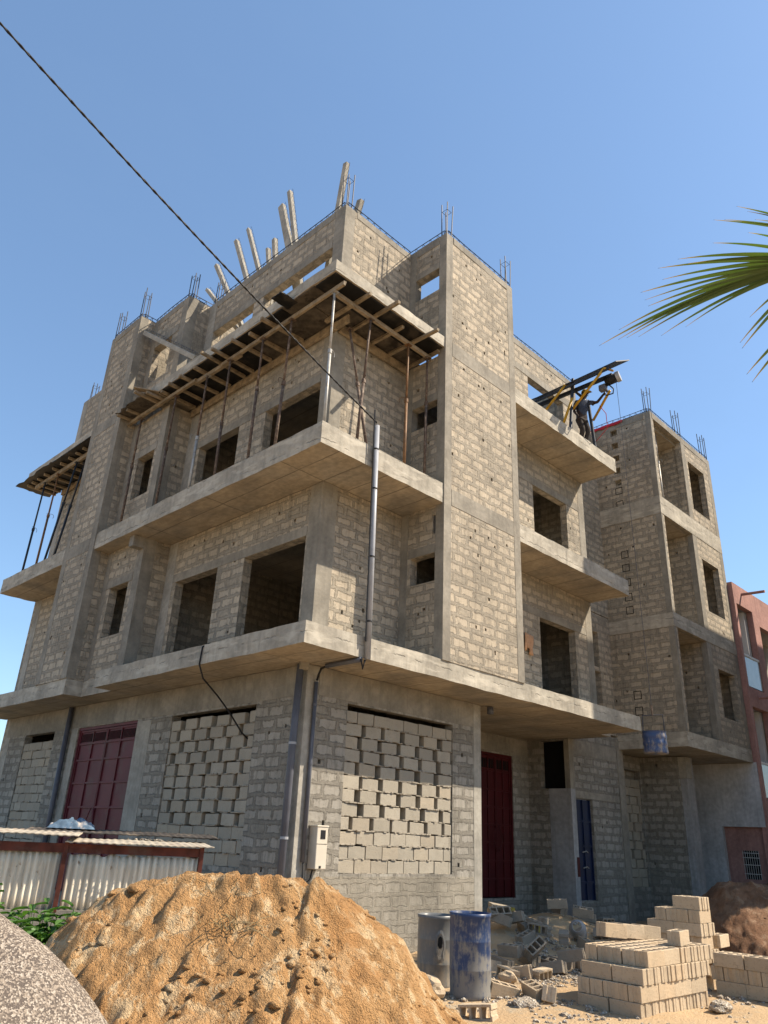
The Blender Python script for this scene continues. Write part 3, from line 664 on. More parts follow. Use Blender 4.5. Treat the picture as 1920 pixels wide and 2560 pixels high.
for x0, x1 in ((WX-P, WX+0.1), (15.11, 15.4), (17.3, 17.55+P)):
    for z0, z1 in ((3.14, 6.12), (6.55, 9.73), (10.35, 13.43)): colm(x0, x1, WY-P, WY+0.18, z0, z1)
bx((WX-P*1.6, WY+0.24, 13.2), (WX+0.18, 1.0, 13.434), 'beam', 'conc', 0.015, 0.15); bx((13.0, WY-P*1.6, 13.21), (17.3, WY+0.18, 13.434), 'beam', 'conc', 0.01, 0.2)
# ground floor under the wing
W('y', 13.05, 14.9, -2.0, Z1b-0.03, 1.5, 1.7, [(13.3, 14.85, -0.9, 2.3)], Wl); infill('y', 13.3, 14.85, -0.9, 2.15, 12, (2, 9), 'blocked up opening in the dark passage', w0=1.54, seed=11)
W('x', 0.3, 1.7, -2.0, Z1b-0.03, 14.9, 15.1, (), Wl, 3)
colm(15.0, 15.5, 0.1, 0.5, -2.0, Z1b-0.03, 'plaster'); bx((14.95, 0.06, 2.1), (15.3, 0.5, Z1b-0.04), 'beam', 'conc_pale', 0.004, 0.3)
MB().box((12.9, 1.72, -2), (17.4, 1.9, 2.7)).build('wall', 'wall_low', BLD)

# reinforcement: starter bars and ring beam cages
def starters(x, y, z, h, sx=0.16, sy=0.16):
    mb = MB()
    for a in (-1, 1):
        for b in (-1, 1):
            mb.tube([(x+a*sx/2, y+b*sy/2, z-0.05), (x+a*sx/2+rng.uniform(-.03, .03), y+b*sy/2+rng.uniform(-.03, .03), z+h*rng.uniform(0.86, 1.08))], 0.0135, 5)
    o = mb.build('starter_bars', 'rebar', BLD)
    st = MB()
    for zz in (z+0.12, z+h*0.8):
        p = [(x+a*sx/2, y+b*sy/2, zz) for a, b in ((-1, -1), (1, -1), (1, 1), (-1, 1), (-1, -1))]
        for i in range(4): st.tube(p[i:i+2], 0.006, 4)
    st.build('stirrup', 'rebar', o)
for x, y, z, h in ((0.13, 0.13, ZT, 1.15), (2.32, -1.04, ZT, 1.0), (4.72, -1.04, ZT, 1.0), (-0.5, 5.63, ZT, 0.95), (-0.96, 7.43, ZT, 1.0), (-0.96, 8.88, ZT, 1.0), (0.1, 12.7, ZT-0.3, 1.0), (0.3, 5.62, ZT, 1.2), (12.98, -0.86, 13.42, 0.95), (15.2, -0.86, 13.42, 1.1), (17.42, -0.86, 13.42, 1.1)):
    starters(x, y, z, h)
def cage(p, q, hgt=0.13):
    p, q = Vector(p), Vector(q); L = (q-p).length; d = (q-p)/L; nrm = Vector((-d.y, d.x, 0))*0.07
    mb = MB()
    for s in (-1, 1):
        for z in (0.015, hgt):
            n = max(2, int(L/0.6)); mb.tube([p+d*(L*i/n)+nrm*s+Vector((0, 0, z+rng.uniform(-.015, .015))) for i in range(n+1)], 0.011, 5)
    n = int(L/0.2)
    for i in range(n+1):
        c = p+d*(L*i/n); k = [c+nrm*a+Vector((0, 0, z)) for a, z in ((-1, 0), (1, 0), (1, hgt+.01), (-1, hgt+.01), (-1, 0))]
        for j in range(4): mb.tube(k[j:j+2], 0.0075, 4)
    mb.build('beam_cage', 'rebar', BLD)
T = ZT+0.02
for a, b in (((0.1, 0.1, T), (0.1, 5.4, T)), ((0.1, 0.1, T), (2.2, 0.1, T)), ((2.3, 0.1, T), (2.3, -1.05, T)), ((2.3, -1.05, T), (4.75, -1.05, T)), ((4.9, 0.1, T), (9.7, 0.1, T)),
             ((0.1, 5.6, T), (-0.55, 5.6, T)), ((-0.55, 5.6, T), (-0.55, 7.3, T)), ((-0.98, 7.4, T), (-0.98, 8.9, T)), ((-0.98, 7.4, T), (0.2, 7.4, T)), ((0.1, 9.1, ZT-0.28), (0.1, 13, ZT-0.28)),
             ((12.97, 1.2, 13.44), (12.97, -0.87, 13.44)), ((12.97, -0.87, 13.44), (17.45, -0.87, 13.44))): cage(a, b)

# pipes fixed to the walls
dp = MB().tube([(-0.12, 0.06, 2.72), (-0.12, 0.10, 1.3), (-0.12, 0.12, -1.9)], 0.062, 14).build('drain_pipe', 'pvc', BLD, smooth=True); dp['label'] = 'grey drain pipe on the corner column'
for z in (1.42, -0.02): MB().tube([(-0.12, 0.10, z-0.02), (-0.12, 0.10, z+0.02)], 0.066, 14).build('pipe_clip', 'pvc_pale', dp)
MB().tube([(-0.085, 8.95, 2.72), (-0.085, 8.93, -1.9)], 0.06, 14).build('drain_pipe', 'pvc', BLD, smooth=True)
MB().tube([(5.02, -0.12, 2.72), (5.02, -0.12, 2.58)], 0.07, 12).build('pipe_stub', 'pvc', BLD, smooth=True)
MB().tube([(-0.02, 0.0, 2.74), (-0.16, 0.06, 2.74)], 0.12, 10).build('pipe_collar', 'conc', BLD)
hose = MB().tube([(-0.75, 1.62, 3.115), (-0.98, 1.66, 3.13), (-1.08, 1.70, 3.06), (-1.085, 1.72, 2.75), (-0.95, 1.75, 2.52), (-0.6, 1.77, 2.28), (-0.3, 1.80, 2.05), (-0.08, 1.62, 1.68), (0.02, 1.55, 1.58)], 0.015, 8).build('hose', 'black', smooth=True)
tag(hose, 'dark hose looping over the first floor slab into the blocked up opening', 'hose')

# ------------------------------------------------------------------ neighbours
PK = thing('pink_building', (17.8, 2.0, GZ), 'pink painted three storey house with balconies beyond the bare block building', 'house')
def pk(name, m, mb, label=None):
    o = mb.build(name, m, PK)
    if label: o['label'] = label
    return o
pk('wall', 'pink', MB().wall('y', 17.62, 26, -2.0, 8.72, -1.12, -0.92, [(17.8, 19.2, 5.15, 8.0), (19.75, 22.5, 4.9, 7.6), (17.85, 19.25, 1.7, 4.52), (19.9, 22.5, 1.5, 4.2)]))
pk('gable_wall', 'plaster', MB().wall('x', -0.92, 6, 2.76, 8.72, 17.6, 17.72, ()), 'bare grey gable of the pink house')
pk('gable_wall', 'plaster_pale', MB().cells('x', [-1.06, 0.25, 6], [-2, 0.87, 2.755], lambda u, v: not (u < 0.25 and v < 0.87), 17.56, 17.72), 'pale plastered wall below the wing')
pk('entry_wall', 'pink', MB().wall('x', -0.91, 0.6, -2, 0.95, 17.75, 17.9, [(-0.68, -0.2, -0.6, 0.2)]))
pk('roof', 'plaster', MB().box((17.7, -0.9, 8.3), (26, 6, 8.5)))
for z in (1.5, 4.7): pk('floor_slab', 'plaster', MB().box((17.73, -0.9, z-0.2), (26, 5.9, z)))
pk('room_wall', 'conc', MB().wall('y', 17.73, 26, -2, 8.3, 0.6, 0.7, [(18.0, 18.7, 4.7, 7.2), (18.0, 18.7, 1.5, 4.0)]))
pk('room_wall', 'void', MB().box((17.73, 0.75, -2), (26, 0.8, 8.2)))  # black sheet standing in for the darkness of the inner rooms
for x0, x1, zz in ((17.82, 19.18, 5.2), (17.87, 19.23, 1.74)):
    b = pk('balcony_panel', 'frost', MB().box((x0, -1.08, zz), (x1, -1.06, zz+1.0)))
    MB().box((x0-0.01, -1.11, zz+1.0), (x1+0.01, -1.03, zz+1.07)).build('hand_rail', 'white', b)
for zz in (5.15, 1.7): pk('column', 'white', MB().box((18.95, -0.9, zz), (19.19, -0.7, zz+2.82)))
pk('spout', 'pink', MB().tube([(18.4, -1.05, 8.45), (18.4, -1.9, 8.42)], 0.05, 8)); pk('spout', 'pink', MB().tube([(18.6, -1.05, 4.9), (18.6, -1.8, 4.88)], 0.05, 8))
g = MB()
for i in range(8): g.tube([(17.745, -0.67+i*0.066, -0.6), (17.745, -0.67+i*0.066, 0.2)], 0.006, 5)
for z in (-0.45, -0.2, 0.0, 0.13): g.tube([(17.742, -0.69, z), (17.742, -0.19, z)], 0.009, 5)
pk('window_grille', 'white', g); pk('window_pane', 'void', MB().box((17.86, -0.7, -0.62), (17.87, -0.18, 0.22)))
OPP = thing('shading_block', (22, -12.5, GZ), 'unseen tall block added to shade the right of the yard', 'building')  # out of view, put here for the shadow it throws
MB().wall('y', 13.95, 30, -2, 15.75, -7.3, -7.1, [(x, x+1.2, z, z+1.4) for x in (15, 18, 21, 24, 27) for z in (0, 3.4, 6.8, 10.2)]).build('wall', 'conc_pale', OPP)
MB().bar((13.97, -7.12, 6.8), (20.6, -13.5, 6.8), 0.2, 17.9).build('wall', 'conc_pale', OPP)  # side wall slanted along the sun ray so the front wall stays lit
MB().bar((20.6, -13.5, 6.8), (30, -13.5, 6.8), 0.2, 17.9).build('wall', 'conc_pale', OPP)
rf = MB(); rf.add([(x, y, z) for z in (15.3, 15.55) for x, y in ((14.3, -7.3), (30, -7.3), (30, -13.4), (20.6, -13.4))], [(3, 2, 1, 0), (4, 5, 6, 7), (0, 1, 5, 4), (1, 2, 6, 5), (2, 3, 7, 6), (3, 0, 4, 7)]); rf.build('roof', 'conc_pale', OPP)

# ------------------------------------------------------------------ formwork and props
JG, PG = 'timber joists under the propped slabs', 'props holding up the fresh slabs'
TB = ['at the corner', 'near the corner', 'left of the corner', 'above the wide window', 'between the two windows', 'above the pier between windows', 'above the narrow window', 'left of the narrow window', 'near the recess', 'at the recess', 'close to the bay', 'beside the bay', 'at the ragged left end']
def timber(p, q, w, h, label, cat='timber', group=JG, m='timber', up=(0, 0, 1), name='timber_joist'):
    o = MB().bar(p, q, w, h, up, 0.008).build(name, m, bevel=0.006)
    recenter(o, [(p[i]+q[i])/2 for i in range(3)]); tag(o, label, cat, group); return o
for i, (y, x0) in enumerate(((1.09, -1.16), (1.7, -1.02), (2.18, -1.14), (2.79, -1.25), (3.11, -1.33), (3.74, -1.1), (4.31, -1.14), (4.81, -1.13), (5.29, -1.05), (5.6, -1.28), (5.79, -1.5), (6.75, -1.19), (7.2, -1.22))):
    timber((x0, y, 9.965), (-0.06 if y < 5.5 else -0.68, y+rng.uniform(-.06, .06), 9.965), 0.075, 0.07, 'timber joist under the left slab, ' + TB[i])
for i, (x, y0, y1) in enumerate(((-0.17, -1.2, 0.14), (0.38, -1.46, -0.02), (1.01, -0.98, -0.02), (1.57, -1.47, -0.02), (2.15, -1.0, -0.02))):
    timber((x, y0, 9.965), (x+rng.uniform(-.05, .05), y1, 9.965), 0.075, 0.07, 'timber joist under the front slab, ' + ['nearest the slab corner', 'second from the slab corner', 'midway to the tower', 'sticking out past the slab edge', 'beside the tower'][i])
SG = 'long timber stringers carried by the props'
timber((-0.80, -1.12, 9.88), (-0.77, 3.05, 9.88), 0.07, 0.10, 'long timber stringer running back from the slab corner', group=SG, name='timber_stringer')
timber((-0.73, 2.35, 9.88), (-0.76, 4.2, 9.88), 0.07, 0.10, 'middle stringer under the left slab joists', group=SG, name='timber_stringer')
timber((-0.82, 4.05, 9.88), (-0.83, 7.45, 9.88), 0.08, 0.10, 'stringer reaching out at the ragged left end of the formwork', group=SG, name='timber_stringer')
timber((-0.74, -0.76, 9.882), (2.18, -0.74, 9.882), 0.07, 0.10, 'stringer under the front slab joists towards the tower', group=SG, name='timber_stringer')
timber((-0.05, -0.45, 9.83), (-0.05, 5.45, 9.83), 0.06, 0.19, 'timber board along the wall head under the left slab', group=SG, name='timber_stringer')
timber((0.05, -0.06, 9.83), (2.15, -0.06, 9.83), 0.05, 0.19, 'timber board along the wall head under the front slab', group=SG, name='timber_stringer')
def panel(a, b, m, label, j=0.01, group='formwork boards under the slabs'):
    mb = MB(); n = 10
    (x0, y0, z0), (x1, y1, z1) = a, b
    for k, z in ((0, z0), (1, z1)):
        mb.v += [(x0+(x1-x0)*i/n+rng.uniform(-j, j)*(i in (0, n)), y0+(y1-y0)*q/n+rng.uniform(-j, j)*(q in (0, n)), z) for i in range(n+1) for q in range(n+1)]
    N = (n+1)**2; I = lambda i, q, k: k*N+i*(n+1)+q
    for i in range(n):
        for q in range(n):
            mb.f += [(I(i, q, 0), I(i, q+1, 0), I(i+1, q+1, 0), I(i+1, q, 0)), (I(i, q, 1), I(i+1, q, 1), I(i+1, q+1, 1), I(i, q+1, 1))]
        mb.f += [(I(i, 0, 0), I(i+1, 0, 0), I(i+1, 0, 1), I(i, 0, 1)), (I(i, n, 0), I(i, n, 1), I(i+1, n, 1), I(i+1, n, 0)), (I(0, i, 0), I(0, i, 1), I(0, i+1, 1), I(0, i+1, 0)), (I(n, i, 0), I(n, i+1, 0), I(n, i+1, 1), I(n, i, 1))]
    o = mb.build('formwork_panel', m); recenter(o, [(a[i]+b[i])/2 for i in range(3)]); tag(o, label, 'board', group); return o
panel((-1.02, -1.09, 10.003), (2.17, -0.50, 10.026), 'ply', 'dark form board along the front slab edge')
panel((-0.62, -0.49, 10.003), (2.17, -0.03, 10.026), 'ply_pale', 'worn form board against the front wall')
panel((-1.04, -0.48, 10.003), (-0.64, 0.55, 10.026), 'ply_pale', 'pale plank set into the corner formwork')
panel((-1.38, 0.14, 9.99), (-0.95, 0.46, 10.015), 'ply', 'loose dark board poking out beyond the slab edge')
panel((-0.63, 0.0, 10.002), (-0.03, 2.1, 10.025), 'ply_pale', 'worn grey board over the first props')
panel((-1.03, 0.57, 10.003), (-0.64, 2.1, 10.026), 'ply', 'dark board over the wide window')
panel((-1.03, 2.12, 10.003), (-0.03, 3.9, 10.026), 'ply', 'dark board between the windows')
panel((-1.03, 3.92, 10.003), (-0.03, 5.45, 10.026), 'ply', 'dark board near the recess')
panel((-1.24, 5.62, 10.003), (-0.68, 7.27, 10.026), 'ply_pale', 'ragged weathered board at the left end of the formwork', 0.05)
timber((-1.52, 5.82, 10.05), (-1.0, 5.5, 10.04), 0.16, 0.03, 'short plank lying on the ragged left end', group=None, name='plank')
for i, y in enumerate((13.67, 13.3, 12.89, 12.39, 11.8, 11.24, 10.7, 10.21, 9.77, 9.3)):
    timber((-0.95, y, 9.98), (-0.02, y, 9.98), 0.08, 0.07, 'timber joist under the far left slab, ' + ['outermost', 'next to the outermost', 'third from the outer end', 'over the orange prop', 'left of the middle', 'in the middle', 'right of the middle', 'third from the tower like bay', 'next to last before the bay', 'against the bay'][i])
timber((-0.75, 9.7, 9.87), (-0.76, 13.4, 9.87), 0.08, 0.12, 'pale stringer under the far left slab', group=SG, name='timber_stringer')
timber((-0.05, 9.1, 9.83), (-0.05, 13.0, 9.83), 0.06, 0.16, 'board along the wall under the far left slab', group=SG, name='timber_stringer')
panel((-1.1, 9.03, 10.018), (-0.04, 11.5, 10.042), 'ply', 'dark board under the far left slab beside the bay')
panel((-1.12, 11.52, 10.018), (-0.04, 14.15, 10.042), 'ply', 'dark board cantilevering past the far left slab end', 0.04)

def prop(p, q, m, label, m2=None):
    p, q = Vector(p), Vector(q); d = q-p; L = d.length; d.normalize()
    t = thing('steel_prop', p, label, 'prop', PG)
    s = 0.55+rng.uniform(-.08, .08)
    c = p+d*L*s
    MB().tube([p, c], 0.031, 10).build('outer_tube', m, t, smooth=True)
    MB().tube([c, q], 0.024, 10).build('inner_tube', m2 or m, t, smooth=True)
    MB().tube([c-d*0.06, c+d*0.03], 0.042, 10).build('collar', m, t)
    MB().bar(p+Vector((0, 0, 0)), p+Vector((0, 0, 0.008)), 0.13, 0.13).build('base_plate', m, t)
    MB().bar(q-Vector((0, 0, 0.012)), q-Vector((0, 0, 0.002)), 0.13, 0.13).build('head_plate', m, t)
    an = rng.uniform(0, 6.28); e = Vector((math.cos(an), math.sin(an), 0))
    k = [c+d*0.06-e*0.06, c+d*0.06+e*0.10]+[c+e*(0.10+0.05*math.sin(a))+d*(0.06-0.07*(1-math.cos(a))) for a in (0.6, 1.2, 1.8, 2.4)]
    MB().tube(k, 0.006, 5).build('pin', m, t)
zb, zt = Z2t+0.006, 9.828
for i, (y, dy, m, lab) in enumerate(((6.67, 0.0, 'rust', 'rusty prop in front of the small recess window'), (4.97, 0.06, 'rust', 'speckled rusty prop at the recess corner'), (3.6, 0.02, 'galv', 'pale spotted prop left of the narrow window edge'), (2.68, -0.05, 'rust', 'dark rusty prop crossing the narrow window'), (1.46, 0.0, 'rust', 'brown prop beside the wide window'), (0.49, 0.1, 'rust', 'rusty prop crossing the wide upper window'), (-0.82, -0.03, 'galv', 'bright steel prop at the slab corner'))):
    prop((-0.80, y+dy, zb), (-0.79, y, zt), m, lab, 'rust' if i == 2 else None)
prop((-0.06, -0.93, zb), (0.28, -0.75, zt), 'rust', 'leaning rusty prop right of the slab corner')
prop((0.30, -0.86, zb), (0.12, -0.3, 9.72), 'rust', 'rusty prop leaning back to the wall beside the conduit')
prop((1.33, -0.84, zb), (1.43, -0.75, zt), 'orange', 'thin brown prop in the middle of the front balcony')
prop((2.03, -0.76, zb), (2.05, -0.75, zt), 'rust', 'reddish prop beside the tower window')
zf = 9.808
prop((-0.82, 12.6, zb), (-0.78, 12.62, zf), 'darksteel', 'dark blue prop at the far left end')
prop((-0.82, 11.62, zb), (-0.78, 11.66, zf), 'orange', 'orange prop on the far left balcony')
prop((-0.85, 11.0, zb), (-0.77, 10.43, zf), 'darksteel', 'slanted dark prop on the far left balcony')
prop((-0.8, 10.52, zb), (-0.6, 10.3, zf), 'darksteel', 'dark prop crossing the slanted one on the far left balcony')
prop((14.0, -0.62, 10.35), (13.9, -0.62, 13.08), 'galv', 'thin prop in the top opening of the right wing')
timber((13.07, -0.72, 11.75), (14.9, 0.9, 11.78), 0.10, 0.03, 'board across the top opening of the right wing', group=None, name='plank')

# precast beams leaning on the roof walls
BG = 'precast concrete beams leaning on the top walls'
def pbeam(p, q, w, h, label):
    p, q = Vector(p), Vector(q); t = thing('precast_beam', p, label, 'beam', BG)
    MB().bar(p, q, w, h, (1, 0, 0), 0.006).build('beam_body', 'beam', t, bevel=0.01)
    d = (q-p).normalized(); s = d.cross(Vector((1, 0, 0))).normalized(); s = s if s.y < 0 else -s
    L = (q-p).length; k = []; n = int(L/0.1)
    for i in range(n+1): k.append(p+d*(L*i/n)+s*(w/2+(0.02 if i % 2 else 0.07)))
    m = MB().tube(k, 0.004, 4); m.tube([p+d*0.05+s*(w/2+0.075), q-d*0.05+s*(w/2+0.075)], 0.005, 4); m.build('truss_wire', 'rebar', t)
for (y0, z0), (y1, z1), w_, lab in (((0.73, 15.55), (0.91, 13.99), 0.13, 'tall precast beam rising behind the front corner'), ((3.08, 16.27), (2.53, 14.09), 0.12, 'tallest precast beam of the middle cluster'), ((3.39, 15.95), (2.76, 14.04), 0.2, 'broad broken precast beam in the middle cluster'), ((4.95, 16.13), (4.06, 14.03), 0.11, 'leaning precast beam left of the middle cluster'), ((5.54, 16.07), (4.62, 14.06), 0.11, 'precast beam standing furthest left on the long parapet'), ((3.78, 14.67), (3.65, 14.09), 0.09, 'short narrow precast beam end beside the cluster'), ((3.52, 14.84), (3.37, 14.07), 0.11, 'short blunt precast beam end beside the cluster'), ((0.08, 13.86), (0.22, 13.4), 0.15, 'stub of a precast beam right of the corner bars'), ((6.49, 15.71), (5.52, 13.93), 0.12, 'precast beam leaning beside the pier behind the cable'), ((6.78, 14.94), (6.03, 13.98), 0.10, 'low precast beam leaning beside the pier')):
    dx = 1.0 if y0 > 6 else 0.0
    d = (z0-10.4)/(z0-z1); p = (0.5+dx*0.35, y0+(y1-y0)*d, 10.4)
    pbeam(p, (0.5, y0, z0), w_, 0.12, lab)
pbeam((-0.98, 3.95, 10.37), (-0.93, 7.2, 12.75), 0.13, 0.11, 'precast beam slanting down from the bay to the slab edge')
pbeam((-0.1, 5.9, 11.0), (-0.25, 6.95, 12.05), 0.13, 0.1, 'precast beam leaning inside the recess window at the top')

# ------------------------------------------------------------------ electricity: mast, cable, meter
mast = thing('service_mast', (0.22, -1.2, 2.72), 'tall pale conduit mast strapped to the front slab edges', 'conduit')
MB().tube([(0.25, -1.2, 2.72), (0.19, -1.2, 7.1)], 0.05, 14).build('pipe', 'pvc_pale', mast, smooth=True)
MB().tube([(0.17, -1.215, 3.0), (0.10, -1.215, 7.4)], 0.014, 6).build('cable_run', 'black', mast)
for z in (3.35, 4.5, 5.8, 6.6): MB().tube([(0.245-0.06*(z-2.72)/4.4, -1.2, z-.014), (0.245-0.06*(z-2.72)/4.4, -1.2, z+.014)], 0.056, 12).build('strap', 'black', mast)
MB().tube([(0.2, -1.19, 2.70), (0.16, -1.19, 2.55), (0.12, -1.18, 2.71)], 0.018, 6).build('cable_loop', 'black', mast)
pipe2 = thing('conduit_pipe', (0.2, -0.05, GZ), 'dark grey conduit from the mast foot down to the meter box', 'conduit')
MB().tube([(0.14, -1.16, 2.70), (0.15, -0.3, 2.70)], 0.04, 10).build('upper_pipe', 'pvc', pipe2, smooth=True)
MB().tube([(0.15, -0.3, 2.7), (0.16, -0.16, 2.67), (0.17, -0.09, 2.58), (0.17, -0.06, 2.48)], 0.02, 8).build('cable_bend', 'black', pipe2, smooth=True)
MB().tube([(0.17, -0.05, 2.46), (0.17, -0.05, -0.36)], 0.034, 10).build('lower_pipe', 'pvc', pipe2, smooth=True)
MB().tube([(0.17, -0.06, -0.3), (0.17, -0.07, -0.58), (0.22, -0.09, -0.65), (0.30, -0.1, -0.6), (0.34, -0.1, -0.46)], 0.012, 6).build('cable_bend', 'black', pipe2, smooth=True)
for z in (2.05, 1.1): MB().tube([(0.17, -0.05, z), (0.17, -0.05, z+0.04)], 0.041, 10).build('pipe_clip', 'pvc', pipe2)
meter = thing('meter_box', (0.41, -0.1, -0.46), 'cream electricity meter box on the sunlit wall near the corner', 'meter box')
MB().box((0.30, -0.2, -0.45), (0.53, -0.005, 0.17)).build('case', 'cream', meter, bevel=0.012)
MB().box((0.29, -0.21, 0.165), (0.54, -0.004, 0.19)).build('lid', 'cream', meter, bevel=0.008)
MB().box((0.305, -0.206, -0.085), (0.525, -0.199, -0.078)).build('seam', 'mortar', meter)
MB().box((0.375, -0.206, -0.01), (0.475, -0.198, 0.12)).build('window', 'black', meter); MB().box((0.38, -0.206, -0.435), (0.42, -0.198, -0.4)).build('latch', 'void', meter)
a, b = Vector((-7.85, -3.0, 8.95)), Vector((0.16, -1.21, 7.16)); pts = []
pa = Vector((-7.52, -2.35, 8.78)); dirv = (pa-b)
for i in range(41):
    t = i/40*1.9; q = b+dirv*t; q.z += -0.30*4*(t/1.9)*(1-t/1.9)*1.0+0.30*4*(1/1.9)*(1-1/1.9)*t; pts.append(q)
cab = MB()
for ph in (0, math.pi):
    cab.tube([q+0.008*Vector((math.sin(i*1.9+ph)*0.3, math.sin(i*1.9+ph), math.cos(i*1.9+ph))) for i, q in enumerate([pts[0].lerp(pts[0], 0)]+[pts[int(j/4)].lerp(pts[min(40, int(j/4)+1)], (j % 4)/4) for j in range(160)])], 0.0125, 6)
CAB = cab.build('overhead_cable', 'black', smooth=True); recenter(CAB, b); tag(CAB, 'twisted black overhead cable sagging down to the mast', 'cable')
end = pts[-1]
PO = thing('utility_pole', (end.x, end.y, GZ), 'wooden utility pole carrying the overhead cable', 'pole')
MB().tube([(end.x, end.y+0.1, GZ-0.5), (end.x, end.y+0.1, end.z+0.5)], 0.14, 14, 0.1).build('shaft', 'timber', PO, smooth=True)
MB().bar((end.x-0.5, end.y+0.1, end.z+0.1), (end.x+0.5, end.y+0.1, end.z+0.1), 0.08, 0.1).build('cross_arm', 'timber', PO)

# ------------------------------------------------------------------ hoist, bucket, worker
HO = thing('builders_hoist', (8.2, -1.0, Z3t), 'dark boom hoist with yellow struts on the third floor balcony', 'hoist')
pl = MB(); pl.add([(7.72, 0.25, 11.86), (7.72, -2.42, 11.98), (8.2, -2.58, 12.2), (8.2, 0.05, 12.1)], [(0, 1, 2, 3)])
pl.add([(x, y, z+0.03) for x, y, z in ((7.72, 0.25, 11.86), (7.72, -2.42, 11.98), (8.2, -2.58, 12.2), (8.2, 0.05, 12.1))], [(3, 2, 1, 0)])
pl.f += [(0, 1, 5, 4), (1, 2, 6, 5), (2, 3, 7, 6), (3, 0, 4, 7)]
pl.build('cover_board', 'darksteel', HO)
MB().bar((8.0, 0.3, 11.80), (8.0, -2.15, 11.82), 0.08, 0.10).build('boom', 'darksteel', HO); MB().bar((7.74, 0.3, 11.78), (7.74, -2.2, 11.88), 0.04, 0.07).build('boom_rail', 'darksteel', HO)
MB().tube([(7.6, -1.0, Z3t), (7.93, -1.0, 12.15)], 0.045, 10).build('post', 'darksteel', HO); MB().tube([(8.92, -1.0, Z3t), (8.7, -1.0, 11.82)], 0.045, 10).build('post', 'darksteel', HO)
MB().tube([(7.9, -1.0, 11.8), (8.75, -1.0, 11.75)], 0.04, 10).build('cross_tube', 'darksteel', HO)
for p, q in (((7.7, -0.1, 11.25), (7.72, -0.84, 11.88)), ((7.62, -0.75, 10.55), (7.72, -1.06, 11.4)), ((7.80, -1.0, 11.10), (7.74, -2.08, 11.95)), ((8.9, -1.02, 11.25), (8.12, -1.98, 11.45))):
    MB().tube([p, q], 0.036, 10).build('strut', 'yellow', HO, smooth=True)
for y in (-0.84, -2.1): MB().tube([(7.7, y, 11.9), (8.1, y-0.03, 12.02)], 0.03, 8).build('strut_arm', 'yellow', HO)
MB().bar((7.66, -0.3, 10.33), (7.6, -0.1, 11.3), 0.06, 0.06).build('rear_leg', 'darksteel', HO)
MB().tube([(8.05, -1.9, 11.72), (8.12, -2.22, 11.78)], 0.13, 18).build('motor', 'black', HO, smooth=True)
MB().tube([(8.12, -2.2, 11.78), (8.14, -2.3, 11.8)], 0.15, 18).build('motor_guard', 'pvc_pale', HO); MB().box((7.98, -1.92, 11.48), (8.14, -1.72, 11.66)).build('gearbox', 'pvc', HO, bevel=0.02)
MB().tube([(8.06, -2.0, 11.6), (8.1, -2.1, 11.45), (8.15, -2.05, 11.35), (8.2, -1.85, 11.4), (8.25, -1.72, 11.5)], 0.018, 6).build('control_arm', 'black', HO, smooth=True)
MB().tube([(8.0, -2.24, 11.62), (8.0, -2.26, 10.6), (8.0, -2.33, 3.0)], 0.006, 5).build('hoist_rope', 'rebar', HO)
MB().tube([(8.9, -1.05, 10.55), (8.75, -1.5, 10.75), (8.5, -1.62, 11.05), (8.4, -1.5, 11.3)], 0.01, 6).build('power_lead', 'tarp', HO, smooth=True)
BU = thing('hanging_bucket', (8.0, -2.33, 1.97), 'battered blue half drum hanging from the hoist rope as a bucket', 'bucket')
prof = [(0.0, 0.0), (0.245, 0.0), (0.258, 0.02)]+[(0.25+0.008*math.sin(i*1.3), 0.02+0.43*i/14) for i in range(1, 15)]+[(0.262, 0.46), (0.24, 0.46), (0.235, 0.1), (0.0, 0.08)]
recenter(MB().lathe(prof, (8.0, -2.33, 1.98), 36, 0.03).build('drum', 'bucket', BU, smooth=True), (0, 0, 0.0))
hd = [(8.0-0.24*math.cos(t)*0.7, -2.33+0.24*math.cos(t)*0.7, 2.44+0.26*math.sin(t)**0.6) for t in [math.pi*i/10 for i in range(11)]]
MB().tube([(7.83, -2.16, 2.42), (7.84, -2.17, 2.78), (8.16, -2.49, 2.82), (8.17, -2.5, 2.42)], 0.012, 6).build('handle', 'rebar', BU)
MB().tube([(8.0, -2.33, 2.80), (8.0, -2.33, 3.02)], 0.02, 6).build('hook', 'rust', BU)

def skinned(name, chain, m, parent, sub=2):
    """chain: list of (name, point, radius, parent index)"""
    me = bpy.data.meshes.new(name); off = parent.location if parent else Vector((0, 0, 0))
    me.from_pydata([Vector(c[0])-off for c in chain], [(i, c[2]) for i, c in enumerate(chain) if c[2] is not None], [])
    o = bpy.data.objects.new(name, me); col.objects.link(o); o.parent = parent
    sk = o.modifiers.new('skin', 'SKIN'); sk.use_smooth_shade = True
    for i, c in enumerate(chain):
        r = c[1]; me.skin_vertices[0].data[i].radius = (r, r) if not isinstance(r, tuple) else r
        me.skin_vertices[0].data[i].use_root = (i == 0)
    ss = o.modifiers.new('sub', 'SUBSURF'); ss.levels = ss.render_levels = sub
    me.materials.append(MAT[m]); return o
PE = thing('person', (8.38, -0.94, Z3t), 'worker in navy shirt and dark trousers reaching up to the hoist control', 'person')
hp, nk, hdp = (8.36, -0.95, 11.10), (8.33, -1.05, 11.66), (8.36, -1.1, 11.8)
